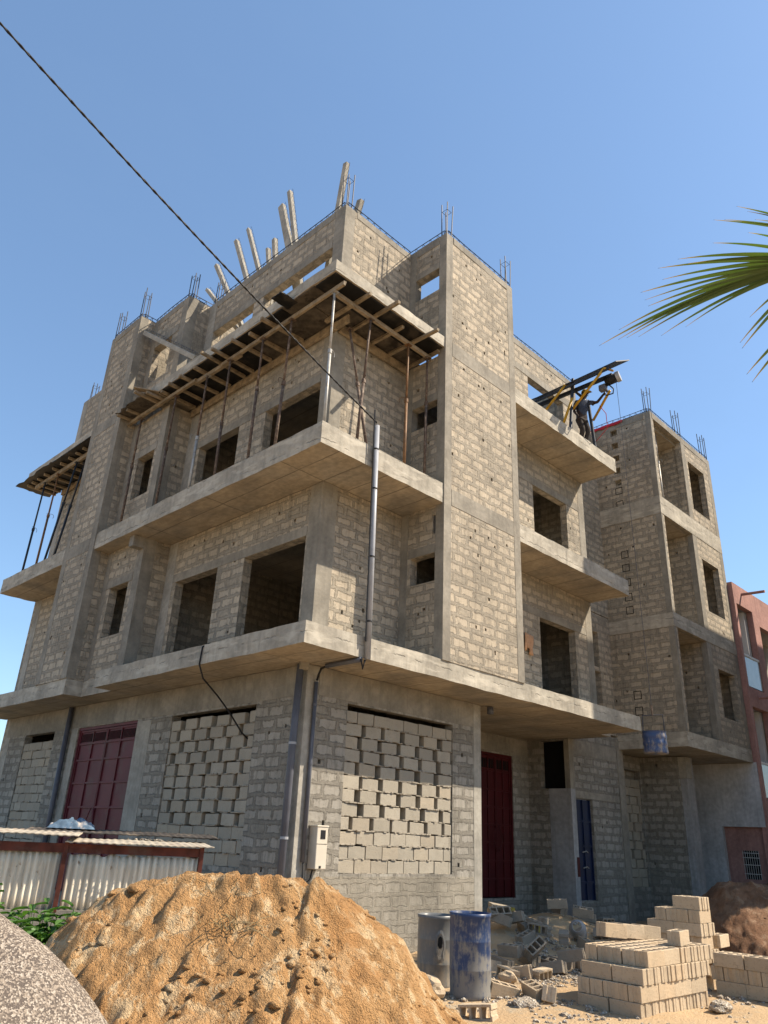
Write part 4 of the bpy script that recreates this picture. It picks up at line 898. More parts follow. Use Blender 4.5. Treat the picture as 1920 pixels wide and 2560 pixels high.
body = [(hp, 0.12, None), ((8.34, -0.98, 11.3), 0.12, 0), ((8.33, -1.03, 11.5), 0.13, 1), (nk, 0.06, 2), (hdp, 0.098, 3), ((8.37, -1.11, 11.9), 0.085, 4),
        ((8.43, -1.13, 11.54), 0.065, 2), ((8.44, -1.42, 11.46), 0.044, 6), ((8.33, -1.68, 11.56), 0.032, 7), ((8.30, -1.76, 11.58), 0.035, 8),
        ((8.2, -0.93, 11.53), 0.065, 2), ((8.12, -0.85, 11.27), 0.045, 10), ((8.08, -0.97, 11.06), 0.032, 11), ((8.07, -1.02, 10.99), 0.034, 12),
        ((8.46, -0.98, 11.0), 0.095, 0), ((8.44, -1.08, 10.67), 0.06, 14), ((8.43, -0.98, 10.36), 0.042, 15), ((8.44, -1.08, 10.325), 0.04, 16),
        ((8.26, -0.92, 11.0), 0.095, 0), ((8.28, -1.0, 10.67), 0.06, 18), ((8.33, -0.88, 10.36), 0.042, 19), ((8.32, -0.98, 10.325), 0.04, 20)]
skinned('body', body, 'skin', PE)
for hand, dr in (((8.30, -1.76, 11.58), Vector((-0.3, -0.9, 0.3))), ((8.07, -1.02, 10.99), Vector((-0.1, -0.3, -0.9)))):
    dr.normalize(); sd_ = dr.cross(Vector((0, 0, 1))).normalized(); pm = sd_.cross(dr)
    for k in range(5):
        o_ = Vector(hand)+sd_*(k-1.5)*0.02+dr*0.02; L = (0.075, 0.085, 0.08, 0.065, 0.05)[k]
        if k == 4: o_ = Vector(hand)-sd_*0.035; L = 0.05
        MB().tube([o_, o_+dr*L*0.55, o_+dr*L*0.85-pm*L*0.45], 0.010, 6, 0.008).build('finger', 'skin', PE, smooth=True)
skinned('shirt', [((8.355, -0.955, 11.08), 0.150, None), ((8.34, -0.98, 11.3), 0.148, 0), ((8.33, -1.03, 11.49), 0.158, 1), ((8.33, -1.05, 11.6), 0.075, 2), ((8.44, -1.14, 11.55), 0.088, 2), ((8.445, -1.36, 11.48), 0.06, 4), ((8.19, -0.92, 11.53), 0.088, 2), ((8.13, -0.86, 11.32), 0.062, 6)], 'shirt', PE)
skinned('trousers', [((8.36, -0.95, 11.08), 0.138, None), ((8.46, -0.98, 10.98), 0.108, 0), ((8.44, -1.085, 10.67), 0.078, 1), ((8.43, -0.98, 10.39), 0.062, 2), ((8.26, -0.92, 10.98), 0.108, 0), ((8.28, -1.005, 10.67), 0.078, 4), ((8.33, -0.88, 10.39), 0.062, 5)], 'trousers', PE)
cp = MB().lathe([(0.0, 0.10), (0.06, 0.085), (0.095, 0.04), (0.107, -0.02), (0.10, -0.022), (0.0, 0.05)], (8.365, -1.105, 11.87), 20); cp.add([(8.28, -1.16, 11.86), (8.45, -1.16, 11.86), (8.43, -1.30, 11.84), (8.31, -1.30, 11.84)], [(0, 1, 2, 3)])
cp.build('cap', 'yplastic', PE, smooth=True)
for s in (-1, 1): MB().lathe([(0, -0.008), (0.011, 0), (0, 0.008)], (8.36+0.038*s, -1.192, 11.82), 8).build('eye', 'white', PE)
MB().tube([(8.362, -1.19, 11.815), (8.362, -1.213, 11.775)], 0.012, 6).build('nose', 'skin', PE, smooth=True)
MB().tube([(8.33, -1.185, 11.742), (8.362, -1.195, 11.74), (8.395, -1.185, 11.742)], 0.008, 6).build('mouth', 'skin', PE, smooth=True)
for s in (-1, 1): MB().lathe([(0, -0.03), (0.016, 0), (0, 0.03)], (8.36+0.098*s, -1.09, 11.81), 8).build('ear', 'skin', PE, smooth=True)
cl = MB(); n = 12
for i in range(n+1):
    for j in range(7):
        cl.v.append((6.5+0.36*i/n+0.02*math.sin(j), -0.04-0.04*math.sin(i*1.5)*j/6-0.02, 4.70-0.03*(i/n)-(0.42-0.1*math.sin(i*.5))*j/6*(1.12-0.2*i/n)))
cl.f = [(i*7+j, (i+1)*7+j, (i+1)*7+j+1, i*7+j+1) for i in range(n) for j in range(6)]
CL = cl.build('hanging_cloth', 'cloth_o', smooth=True); so_ = CL.modifiers.new('s', 'SOLIDIFY'); so_.thickness = 0.008
recenter(CL, (6.68, -0.03, 4.7)); tag(CL, 'faded orange cloth hanging on the wall right of the tower', 'cloth')
tp = MB(); n = 16
for i in range(n+1):
    for j, (dx, dz) in enumerate(((0.16, 0.02), (0.0, 0.03), (-0.035, 0.0), (-0.04, -0.10))):
        tp.v.append((WX+dx-0.01, 1.2-1.2*i/n, 13.44+dz+0.035*mn.noise(Vector((i*0.7, j*2, 0)))*(1 if j < 3 else 2)))
tp.f = [(i*4+j, (i+1)*4+j, (i+1)*4+j+1, i*4+j+1) for i in range(n) for j in range(3)]
TP = tp.build('red_tarp', 'tarp', smooth=True); TP.modifiers.new('s', 'SOLIDIFY').thickness = 0.01; recenter(TP, (WX, 0.6, 13.44)); tag(TP, 'strip of red tarpaulin on top of the right wing wall', 'tarp')

# ------------------------------------------------------------------ shed
A0, A1 = Vector((-5.6, 0.57, 0)), Vector((-2.40, -1.10, 0)); E1 = (A1-A0).normalized(); E2 = Vector((-E1.y, E1.x, 0))
if E2.y < 0: E2 = -E2
SH = thing('shed', A0.lerp(A1, .5)+E2*0.8+Vector((0, 0, GZ)), 'low shed of cream corrugated sheets on a red steel frame', 'shed')
def corr_sheet(p0, ux, uz, L, H, m, name, parent, amp=0.018, pitch=0.076, label=None, jag=0.0, th=0.006):
    n = int(L/pitch*6); mb = MB(); nn = ux.cross(uz).normalized()
    rows = 4
    for i in range(n+1):
        u = L*i/n; a = amp*math.sin(2*math.pi*u/pitch)
        jt = jag*mn.noise(Vector((u*9, 1, 2)))
        for j in range(rows+1): mb.v.append(p0+ux*u+uz*(H*j/rows+(jt if j == rows else 0))+nn*(a+0.01*mn.noise(Vector((u*2, j, 3)))))
    mb.f = [(i*(rows+1)+j, (i+1)*(rows+1)+j, (i+1)*(rows+1)+j+1, i*(rows+1)+j+1) for i in range(n) for j in range(rows)]
    o = mb.build(name, m, parent, smooth=True); o.modifiers.new('s', 'SOLIDIFY').thickness = th
    if label: o['label'] = label
    return o
ZT_ = Vector((0, 0, 1))
Ld = (A1-A0).length; sp = (Vector((-3.80, -0.31, 0))-A0).dot(E1)
corr_sheet(A0+Vector((0, 0, -0.90)), E1, ZT_, sp-0.04, 0.64, 'corr', 'sheet_wall', SH, jag=0.03)
corr_sheet(A0+E1*(sp+0.05)+Vector((0, 0, -0.90)), E1, ZT_, Ld-sp-0.08, 0.60, 'corr', 'sheet_wall', SH, jag=0.03)
for u in (0.3, sp, Ld): MB().bar(A0+E1*u-E2*0.035+Vector((0, 0, -0.92)), A0+E1*u-E2*0.035+Vector((0, 0, -0.16)), 0.06, 0.05, E1).build('post', 'rustred', SH)
MB().bar(A0-E2*0.03+Vector((0, 0, -0.235)), A1-E2*0.03+Vector((0, 0, -0.235)), 0.04, 0.10).build('rail', 'rustred', SH)
MB().bar(A0+Vector((0, 0, -1.33))+E2*0.03, A1+Vector((0, 0, -1.33))+E2*0.03, 0.16, 0.86).jitter(0.008).build('base_wall', 'conc', SH)
corr_sheet(A1+Vector((0, 0, -0.90)), E2, ZT_, 1.5, 0.6, 'corr_dark', 'sheet_wall', SH)
def roof(u0, u1, v0, v1, z0, z1, m, label, th=0.012):
    p = A0+E1*u0+E2*v0+Vector((0, 0, z0)); uy = (E2*(v1-v0)+Vector((0, 0, z1-z0))); L = uy.length
    return corr_sheet(p, E1, uy.normalized(), u1-u0, L, m, 'roof_sheet', SH, 0.004, 0.09, label, 0.03, th)
roof(-0.3, sp+0.12, -0.16, 1.3, -0.085, -0.05, 'corr_roof', 'cream roof sheet over the left half', 0.014)
roof(sp-0.02, Ld+0.14, -0.13, 1.2, -0.16, -0.125, 'corr_roof', 'cream roof sheet with crumbled edge over the right half', 0.014)
roof(sp-0.6, Ld+0.3, 1.0, 1.75, -0.055, -0.02, 'corr_dark', 'dark roof sheet against the building', 0.02)
lump = MB()
for i in range(26):
    c = A0+E1*(sp+0.62+0.6*rng.random())+E2*(-0.2+0.1*rng.random())+Vector((0, 0, -0.12)); r = rng.uniform(0.015, 0.04)
    lump.add([c+Vector((rng.uniform(-r, r), rng.uniform(-r, r), rng.uniform(0, r))) for _ in range(4)], [(0, 1, 2), (0, 2, 3), (0, 3, 1), (1, 3, 2)])
lump.build('crumbled_mortar', 'mortar', SH)['kind'] = 'stuff'
bc = MB(); c0 = A0+E1*1.95+E2*1.5; NN = 26
for i in range(NN+1):
    for j in range(13):
        u, v = (i/NN-.5), (j/12-.5); f_ = max(0, 1-(2*u)**2)*max(0, 1-(2*v)**2)
        bc.v.append(c0+E1*u*0.62+E2*v*0.4+Vector((0, 0, -0.02+0.13*f_**0.5*(0.8+0.7*mn.noise(Vector((u*9, v*7, 2)))))))
bc.f = [(i*13+j, (i+1)*13+j, (i+1)*13+j+1, i*13+j+1) for i in range(NN) for j in range(12)]
BC = bc.build('cloth_bundle', 'bluecloth', smooth=True); recenter(BC, c0); tag(BC, 'crumpled pale blue cloth lying on the shed roof', 'cloth')

# ------------------------------------------------------------------ heaps
FH, RH = Vector((math.cos(yaw), math.sin(yaw), 0)), Vector((math.sin(yaw), -math.cos(yaw), 0)); CP = Vector((-8.2787, -10.0231, 0))
def interp(pts, s):
    if s <= pts[0][0]: return pts[0][1]-(pts[0][0]-s)*0.85
    if s >= pts[-1][0]: return pts[-1][1]-(s-pts[-1][0])*0.75
    for (a, za), (b, zb_) in zip(pts, pts[1:]):
        if a <= s <= b:
            return za+(zb_-za)*(s-a)/(b-a)
def fbm(v, o=4, g=0.5):
    a, t = 1.0, 0.0
    for _ in range(o): t += a*mn.noise(v); v = v*2.03+Vector((3.1, 1.7, 9.2)); a *= g
    return t
def heap(name, m, sil, t0, s0, s1, dt0, dt1, step, slope, flat, rough, clods, label, cat, lumpy=1.0):
    ns, ntt = int((s1-s0)/step), int((dt1+dt0)/step); mb = MB()
    for i in range(ns+1):
        s = s0+(s1-s0)*i/ns; H = interp(sil, s)
        for j in range(ntt+1):
            t = -dt0+(dt0+dt1)*j/ntt
            p = CP+FH*(t0+t)+RH*s
            wv = Vector((p.x, p.y, 0))
            tt = t+0.16*mn.noise(wv*1.1)
            drop = max(0.0, abs(tt)-flat)*slope
            if tt < 0: drop += 0.10*max(0, -tt-flat)*mn.noise(Vector((s*1.7, 3, 4)))
            # runnels down the near face and crumbly lumps
            fade = min(1.0, abs(tt)*2.2+0.15)
            run = abs(mn.noise(Vector((s*3.2+0.6*mn.noise(wv*1.5), t*0.7, 5))))
            lump_ = abs(fbm(wv*4.2+Vector((0, 0, 2)), 4))
            rid = 1-2*abs(mn.noise(wv*5.5+Vector((0, 0, 4)))); ter = mn.noise(Vector((s*2.2, (H-drop)*9+1.2*mn.noise(wv*2), 2)))
            z = H-drop+rough*(0.07*(run-0.25)*fade+0.06*(lump_-0.35)*lumpy*(0.35+0.65*fade)+0.07*fbm(wv*1.3, 3)*fade+0.035*rid*fade*lumpy+0.04*ter*fade*lumpy+0.035*lumpy*fade*mn.noise(Vector((s*13+1.5*mn.noise(wv*3), t*1.6, 11)))+0.03*fbm(wv*13, 3)*(0.5+lumpy*0.5))
            mb.v.append(Vector((p.x, p.y, max(z, GZ-0.12))))
    n = ntt+1
    mb.f = [(i*n+j, (i+1)*n+j, (i+1)*n+j+1, i*n+j+1) for i in range(ns) for j in range(ntt)]
    surf = list(mb.v)
    for _ in range(clods):
        v = surf[rng.randrange(len(surf))]
        if v.z < GZ+0.02 or abs((Vector(v)-CP).dot(FH)-t0) < 0.1: continue
        if mn.noise(Vector((v.x*1.4, v.y*1.4, 8))) < 0.05: continue
        r = rng.choice((0.008, 0.012, 0.012, 0.016, 0.022, 0.03, 0.045))*rng.uniform(0.7, 1.2)
        vs, fs = ICO; sd2 = rng.random()*50
        mb.add([Vector(v)+Vector((q.x*r*1.2, q.y*r, q.z*r*0.6))*(1+0.9*mn.noise(q*1.9+Vector((sd2, 0, 0)))) for q in vs], fs)
    o = mb.build(name, m, smooth=True)
    c = CP+FH*t0+RH*(s0+s1)/2; recenter(o, (c.x, c.y, GZ)); tag(o, label, cat); return o
_b = bmesh.new(); bmesh.ops.create_icosphere(_b, subdivisions=1, radius=1); _b.verts.ensure_lookup_table()
ICO = ([v.co.copy() for v in _b.verts], [tuple(v.index for v in f.verts) for f in _b.faces]); _b.free()
heap('sand_mound', 'sand', [(-2.9, -1.4), (-2.58, -1.07), (-2.38, -0.85), (-2.3, -0.72), (-2.01, -0.49), (-1.84, -0.42), (-1.48, -0.32), (-1.03, -0.3), (-0.57, -0.33), (-0.48, -0.4), (-0.42, -0.34), (-0.11, -0.5), (0.34, -0.8), (0.44, -0.95), (0.64, -1.16), (0.78, -1.25), (1.6, -1.8)],
     6.8, -3.6, 1.5, 2.2, 1.6, 0.021, 0.74, 0.30, 0.8, 2200, 'big heap of ochre sand in front of the building corner', 'sand heap')
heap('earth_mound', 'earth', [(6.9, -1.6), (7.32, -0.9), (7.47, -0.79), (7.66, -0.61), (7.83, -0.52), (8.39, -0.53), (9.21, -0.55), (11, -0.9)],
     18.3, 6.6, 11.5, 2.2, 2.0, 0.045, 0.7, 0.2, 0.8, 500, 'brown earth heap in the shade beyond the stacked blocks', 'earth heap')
def gravel():
    sil = [(-2.6, -0.22), (-1.93, -0.38), (-1.78, -0.46), (-1.63, -0.53), (-1.49, -0.62), (-1.36, -0.73), (-1.23, -0.84), (-0.4, -1.6)]
    o = heap('gravel_pile', 'gravel', sil, 4.2, -4.2, 0.0, 2.2, 1.6, 0.05, 0.62, 0.12, 0.25, 0, 'pile of pale crushed gravel at the left edge', 'gravel pile', 0.5)
    vs = [o.matrix_world @ v.co + o.location for v in o.data.vertices]
    mb = MB(); oc = [Vector(q) for q in ((1, 0, 0), (-1, 0, 0), (0, 1, 0), (0, -1, 0), (0, 0, 1), (0, 0, -1))]; of = [(0, 2, 4), (2, 1, 4), (1, 3, 4), (3, 0, 4), (2, 0, 5), (1, 2, 5), (3, 1, 5), (0, 3, 5)]
    n = int(3.8/0.05)+1
    k = 0
    while k < 26000:
        s = rng.uniform(-2.9, -0.55); t = rng.uniform(-2.0, 0.4)
        i = int((s+4.2)/4.2*84); j = int((t+2.2)/3.8*(n-1)); idx = i*n+j
        if not 0 <= idx < len(vs)-n-1: continue
        a = vs[idx]; p = CP+FH*(4.2+t)+RH*s; z = (a.z+vs[idx+1].z+vs[idx+n].z)/3
        if z < GZ+0.02: k += 1; continue
        r = rng.uniform(0.005, 0.015) if k % 30 else rng.uniform(0.014, 0.024)
        mb.add([Vector((p.x, p.y, z+0.004))+Vector((q.x*r*rng.uniform(.6, 1.3), q.y*r*rng.uniform(.6, 1.3), q.z*r*rng.uniform(.5, 1))) for q in oc], of); k += 1
    g_ = mb.build('loose_pebbles', 'pebble', o); g_['kind'] = 'stuff'
gravel()

# ------------------------------------------------------------------ hollow blocks
def hollow_block(L, Wd, H, name='hollow_block', m='block'):
    t = 0.028; c = (L-4*t)/3
    hol = [(-L/2+t+i*(c+t), -L/2+t+i*(c+t)+c, -Wd/2+t, Wd/2-t) for i in range(3)]
    hol += [(-L/2-1, -L/2+0.012, -0.028, 0.028), (L/2-0.012, L/2+1, -0.028, 0.028)]
    us = [-L/2, L/2]+[x for h in hol for x in h[:2] if abs(x) <= L/2]; vs = [-Wd/2, Wd/2]+[x for h in hol for x in h[2:]]
    mb = MB().cells('z', us, vs, lambda u, v: not any(h[0] < u < h[1] and h[2] < v < h[3] for h in hol), 0, H)
    o = mb.build(name, m, bevel=0.006); return o
BLK = hollow_block(0.405, 0.165, 0.168); GBK = hollow_block(0.405, 0.165, 0.168, m='block_shaded'); _gfirst = [True]
_first = [True]
def place(p, rot, label, cat='block', group=None, tilt=(0, 0), src=None, scale=1.0):
    if _first[0] and src is None: o = BLK; _first[0] = False
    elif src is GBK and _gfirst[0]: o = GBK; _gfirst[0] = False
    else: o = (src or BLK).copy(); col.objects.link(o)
    o.location = p; o.rotation_euler = (tilt[0], tilt[1], rot); o.scale = (scale,)*3
    for k in ('label', 'category', 'group', 'kind'):
        if k in o: del o[k]
    tag(o, label, cat, group); return o
ROW = ['bottom', 'second', 'third', 'fourth', 'fifth', 'sixth', 'topmost']
ORD = ['first', 'second', 'third', 'fourth', 'fifth', 'sixth', 'seventh', 'eighth', 'ninth', 'tenth', 'eleventh', 'twelfth']
BH = 0.170
def stack(name, org, ang, courses, grp, desc):
    """courses: list of (z index, kind, nx, ny, offset x, offset y); kind 'Y' blocks lie along y, 'X' along x"""
    ca, sa = math.cos(ang), math.sin(ang)
    for (k, kind, nx, ny, ox, oy) in courses:
        lx, ly = (0.41, 0.17) if kind == 'X' else (0.17, 0.41)
        top = not any(c[0] == k+1 for c in courses)
        for i in range(nx):
            for j in range(ny):
                if k < 3 and 0 < i < nx-1 and 0 < j < ny-1 and not top: continue
                if j == ny-1 and 0 < i < nx-1 and k < 2: continue
                x = ox+lx*(i+.5)+rng.uniform(-.008, .008); y = oy+ly*(j+.5)+rng.uniform(-.008, .008)
                p = (org[0]+x*ca-y*sa, org[1]+x*sa+y*ca, org[2]+k*BH)
                side = 'front row' if j == 0 else f'{ORD[j]} row back'
                lab = f'{ROW[min(k, 6)]} course block of {desc}, {ORD[i]} from left, {side}'
                place(p, ang+(0 if kind == 'X' else math.pi/2)+rng.uniform(-.02, .02), lab, group=grp)
stack('a', (1.05, -5.12, GZ), R(-2.5), [(0, 'Y', 10, 2, 0, 0), (1, 'X', 4, 5, 0.02, -0.02), (2, 'Y', 10, 2, 0.06, -0.03), (3, 'X', 2, 5, 0.22, -0.02), (3, 'Y', 5, 1, 1.06, -0.02), (3, 'X', 2, 2, 1.05, 0.5)], 'hollow blocks in the near stack', 'the near stack')
place((2.42, -5.02, GZ+4*BH), R(8), 'single broken hollow block standing on top of the near stack', group='hollow blocks in the near stack')
for i in range(3):
    place((2.0+0.36*i, -4.3-0.06*i, GZ+4*BH+0.03-0.02*i), R(-14), ['left', 'middle', 'right'][i]+' hollow block of the slanting row behind the near stack', group='hollow blocks in the near stack', tilt=(0, R(5)))
for i in range(3): place((1.95+0.42*i, -4.28, GZ+3*BH), R(-4), f'hollow block under the slanting row, {ORD[i]} from the left', group='hollow blocks in the near stack')
stack('b', (3.72, -4.76, GZ), R(0), [(2, 'Y', 3, 2, 0.02, 0), (3, 'X', 1, 5, 0.03, 0.02), (3, 'X', 2, 1, 0.46, 0.35), (4, 'Y', 3, 2, 0.0, 0), (5, 'X', 1, 4, 0.0, 0.0)], 'hollow blocks in the tall stack', 'the tall stack')
stack('b0', (3.76, -4.72, GZ), R(0), [(0, 'X', 1, 5, 0, 0), (1, 'Y', 2, 2, 0, 0)], 'hollow blocks in the tall stack', 'the foot of the tall stack')
for i, (x, y) in enumerate(((3.82, -4.57), (4.0, -4.57))): place((x, y, GZ+6*BH), R(90), ['front', 'rear'][i]+' hollow block on the very top of the tall stack', group='hollow blocks in the tall stack')
place((4.55, -4.66, GZ+3*BH), R(4), 'grey hollow block sticking out right of the tall stack', group='hollow blocks in the tall stack')
place((4.5, -4.5, GZ+2*BH), R(0), 'hollow block below the grey one right of the tall stack', group='hollow blocks in the tall stack')
stack('c', (3.76, -6.52, GZ), R(0), [(0, 'Y', 1, 4, 0, 0.01), (1, 'X', 1, 10, 0.01, 0), (2, 'Y', 2, 4, 0.0, 0.0)], 'hollow blocks in the low right stack', 'the low right stack')
# tumbled blocks in front of the doors
RG = 'tumbled hollow blocks in the rubble heap'
rub = [((4.3, -0.78, -1.62), 'R'), ((5.44, -0.36, -1.62), 'R'), ((2.89, -1.82, -1.60), 'R'), ((3.17, -1.84, -1.62), 'R'), ((1.97, -2.54, -1.66), 'F'), ((2.19, -2.67, -1.66), 'R'), ((3.41, -2.09, -1.5), 'T'), ((2.5, -2.75, -1.68), 'F'), ((0.75, -3.4, -1.70), 'R'), ((1.0, -3.75, -1.72), 'R'), ((0.9, -4.0, -1.74), 'R'), ((-0.55, -4.0, -1.7), 'F'), ((2.41, -1.92, -1.6), 'R'),
       ((5.01, -0.36, -1.5), 'R'), ((4.46, -1.25, -1.5), 'R'), ((4.68, -1.35, -1.5), 'F'), ((3.76, -2.06, -1.6), 'R'), ((3.9, -2.29, -1.6), 'R'), ((4.67, -1.79, -1.5), 'F'), ((4.18, -2.26, -1.6), 'R'), ((3.2, -2.6, -1.7), 'R'), ((3.6, -2.7, -1.7), 'R'), ((4.28, -2.4, -1.65), 'R'), ((3.73, -1.64, -1.5), 'R'), ((4.88, -2.2, -1.6), 'R'), ((3.52, -1.94, -1.55), 'R'),
       ((5.37, 0.18, -1.25), 'F'), ((4.9, -0.3, -1.35), 'F'), ((5.1, -0.2, -1.3), 'R'), ((5.4, -0.5, -1.4), 'R'), ((4.6, -0.9, -1.42), 'R'), ((4.9, -0.95, -1.42), 'R'), ((5.3, -0.9, -1.45), 'R'), ((4.4, -0.7, -1.42), 'T'), ((7.99, -0.4, -1.3), 'F'), ((8.09, -0.73, -1.3), 'F'), ((7.0, -0.9, -1.35), 'R'), ((6.9, -1.3, -1.5), 'F'), ((6.2, -1.2, -1.5), 'T'), ((6.4, -1.7, -1.55), 'T'), ((7.4, -1.2, -1.4), 'F'), ((7.6, -0.6, -1.5), 'R'), ((6.7, -0.5, -1.5), 'R'), ((6.0, -0.6, -1.55), 'R'), ((7.2, -0.2, -1.45), 'R')]
WORD = ['beside the blue drum', 'under the red door', 'behind the drums', 'leaning on its neighbour', 'with open cells facing the yard', 'half buried in chips', 'standing on end', 'at the sunlit edge', 'lying flat in the sunny foreground', 'near the pebbles', 'broken and dusty', 'below the sand heap foot', 'next to the drum rim']
for i, (p, kd) in enumerate(rub):
    rz = rng.uniform(-0.6, 0.6)+(math.pi/2 if rng.random() < 0.4 else 0)
    tl = {'R': (rng.uniform(-.25, .25), rng.uniform(-.25, .25)), 'F': (math.pi/2+rng.uniform(-.15, .15), rng.uniform(-.15, .15)), 'T': (rng.uniform(0.6, 1.0), rng.uniform(-.5, .5))}[kd]
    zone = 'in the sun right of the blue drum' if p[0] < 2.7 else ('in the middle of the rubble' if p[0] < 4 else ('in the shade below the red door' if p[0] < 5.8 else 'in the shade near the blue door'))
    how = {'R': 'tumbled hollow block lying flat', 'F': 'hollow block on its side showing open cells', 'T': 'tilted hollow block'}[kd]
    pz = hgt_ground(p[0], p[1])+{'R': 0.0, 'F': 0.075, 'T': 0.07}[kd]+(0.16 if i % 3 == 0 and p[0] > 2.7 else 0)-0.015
    place((p[0], p[1], pz), rz, f'{how} {zone}', group=RG+' '+zone, tilt=tl, src=GBK if p[0] > 2.7 else None)  # blocks in the shaded part take the darkened copy
def rubble_stuff():
    mb = MB(); vs0, fs = ICO
    for _ in range(4200):
        x = rng.gauss(2.2, 1.9); y = rng.gauss(-3.2, 1.0)
        if rng.random() < 0.25: x, y = rng.gauss(5, 1.6), rng.gauss(-1.2, 0.9)
        if rng.random() < 0.12: x, y = rng.uniform(-2, 8), rng.uniform(-7, -2)
        if mn.noise(Vector((x*0.9, y*0.9, 4))) < -0.12: continue
        if y > -0.1 and x < 4.9: continue
        r = rng.choice((0.012, 0.016, 0.02, 0.025, 0.035, 0.05))*rng.uniform(0.7, 1.2)
        if r > 0.04 and rng.random() < 0.5: r *= 0.5
        sd2 = rng.random()*99; c = Vector((x, y, hgt_ground(x, y)+r*0.2))
        mb.add([c+Vector((q.x*r, q.y*r*0.9, q.z*r*0.6))*(1+0.6*mn.noise(q*1.5+Vector((sd2, 0, 0)))) for q in vs0], fs)
    o = mb.build('rubble_chips', 'rubble'); recenter(o, (2.5, -3, GZ)); tag(o, 'broken concrete chips and pebbles strewn over the yard', 'rubble', kind='stuff')
rubble_stuff()
def rock(c, r, m, label, cat, sq=(1, 1, 0.8)):
    b = bmesh.new(); bmesh.ops.create_icosphere(b, subdivisions=3, radius=1); mb = MB(); sd2 = rng.random()*30
    b.verts.ensure_lookup_table()
    mb.add([Vector(c)+Vector([v.co[i]*r*sq[i] for i in range(3)])*(1+0.35*fbm(v.co*1.3+Vector((sd2, 0, 0)), 4)) for v in b.verts], [tuple(v.index for v in f.verts) for f in b.faces]); b.free()
    o = mb.build('concrete_lump', m); recenter(o, c); tag(o, label, cat)
rock((-0.16, -2.97, -1.62), 0.17, 'block', 'round broken block lump in front of the grey drum', 'rubble lump')
rock((1.55, -2.95, -1.66), 0.13, 'block', 'rough lump of mortar below the sunlit hollow block', 'rubble lump')
rock((2.5, -5.45, -1.70), 0.11, 'rubble', 'grey lump of dried mortar beside the near stack', 'rubble lump', (1.6, 1, 0.7))
rock((0.55, -3.9, -1.72), 0.13, 'rubble', 'heap of dried grey mortar on the sunny ground', 'rubble lump', (1.5, 1.2, 0.6))

# drums
def drum(c, r, h, m, label, hole=False):
    t = thing('drum', c, label, 'drum')
    prof = [(0, 0.01), (r*0.96, 0.0), (r, 0.03), (r, 0.06), (r*0.985, 0.08), (r*0.99, h*0.33), (r*0.998, h*0.335), (r*0.99, h*0.345), (r*0.99, h*0.66), (r*0.998, h*0.665), (r*0.99, h*0.675), (r*0.985, h-0.05), (r*1.02, h-0.04), (r*1.03, h), (r*0.975, h), (r*0.96, h-0.05), (r*0.95, 0.05), (0, 0.04)]
    o = MB().lathe(prof, c, 48, 0.03).build('barrel', m, t, smooth=True)
    if hole:
        hb = MB(); n = 16; ax = Vector((-0.62, -0.78, 0)).normalized(); tx = Vector((-ax.y, ax.x, 0))
        ring = [(math.cos(2*math.pi*i/n)*0.075*(1+0.2*rng.uniform(-1, 1)), math.sin(2*math.pi*i/n)*0.2*(1+0.1*rng.uniform(-1, 1))) for i in range(n)]
        cc = Vector(c)+Vector((0, 0, h*0.58))
        def on(u, v, e): a = u/r; return cc+(ax*math.cos(a)+tx*math.sin(a))*(r*1.0+e)+Vector((0, 0, v))
        hb.v = [on(u, v, 0.014) for u, v in ring]+[on(u*0.66, v*0.8, 0.02) for u, v in ring]
        hb.f = [(i, (i+1) % n, n+(i+1) % n, n+i) for i in range(n)]; hb.build('torn_rim', 'drum_grey', t)
        hb2 = MB(); hb2.v = [on(u*0.68, v*0.82, 0.016) for u, v in ring]; hb2.f = [tuple(range(n))]; hb2.build('torn_patch', 'mortar', t)
        hb3 = MB(); hb3.v = [on(u*0.4, v*0.38+0.05, 0.02) for u, v in ring]; hb3.f = [tuple(range(n))]; hb3.build('torn_hole', 'void', t)
drum((0.44, -3.16, GZ), 0.262, 0.95, 'drum_blue', 'scuffed dusty blue drum standing upright in front of the wall')
drum((0.72, -2.35, GZ-0.02), 0.255, 0.87, 'drum_grey', 'grey drum with a torn hole behind the blue one', True)
# yellow scraps and cone
def bent(c, rz, L, label):
    mb = MB(); n = 14
    for i in range(n+1):
        a = math.pi*(i/n)*0.95
        for k, q in enumerate((0, 1)): mb.v.append((0.16*math.cos(a), q*L, 0.2*math.sin(a)))
    mb.f = [(2*i, 2*i+2, 2*i+3, 2*i+1) for i in range(n)]
    o = mb.build('plastic_scrap', 'yplastic', smooth=True); o.modifiers.new('s', 'SOLIDIFY').thickness = 0.012
    o.location = c; o.rotation_euler = (0.1, 0.15, rz); tag(o, label, 'plastic scrap', 'yellow plastic scraps in the rubble')
bent((5.6, -0.2, -1.3), 0.6, 0.22, 'upper piece of bent yellow plastic in the rubble'); bent((5.3, -1.1, -1.52), 0.3, 0.25, 'lower curved piece of yellow plastic in the rubble')
cn = MB().lathe([(0.16, 0.0), (0.15, 0.05), (0.09, 0.42), (0.08, 0.42), (0.14, 0.05), (0.15, 0.0)], (0, 0, 0), 24).build('plastic_cone', 'plaster', smooth=True)
cn.location = (5.7, -1.55, -1.35); cn.rotation_euler = (R(80), 0, R(-60)); tag(cn, 'grey plastic cone lying on its side in the rubble', 'cone')

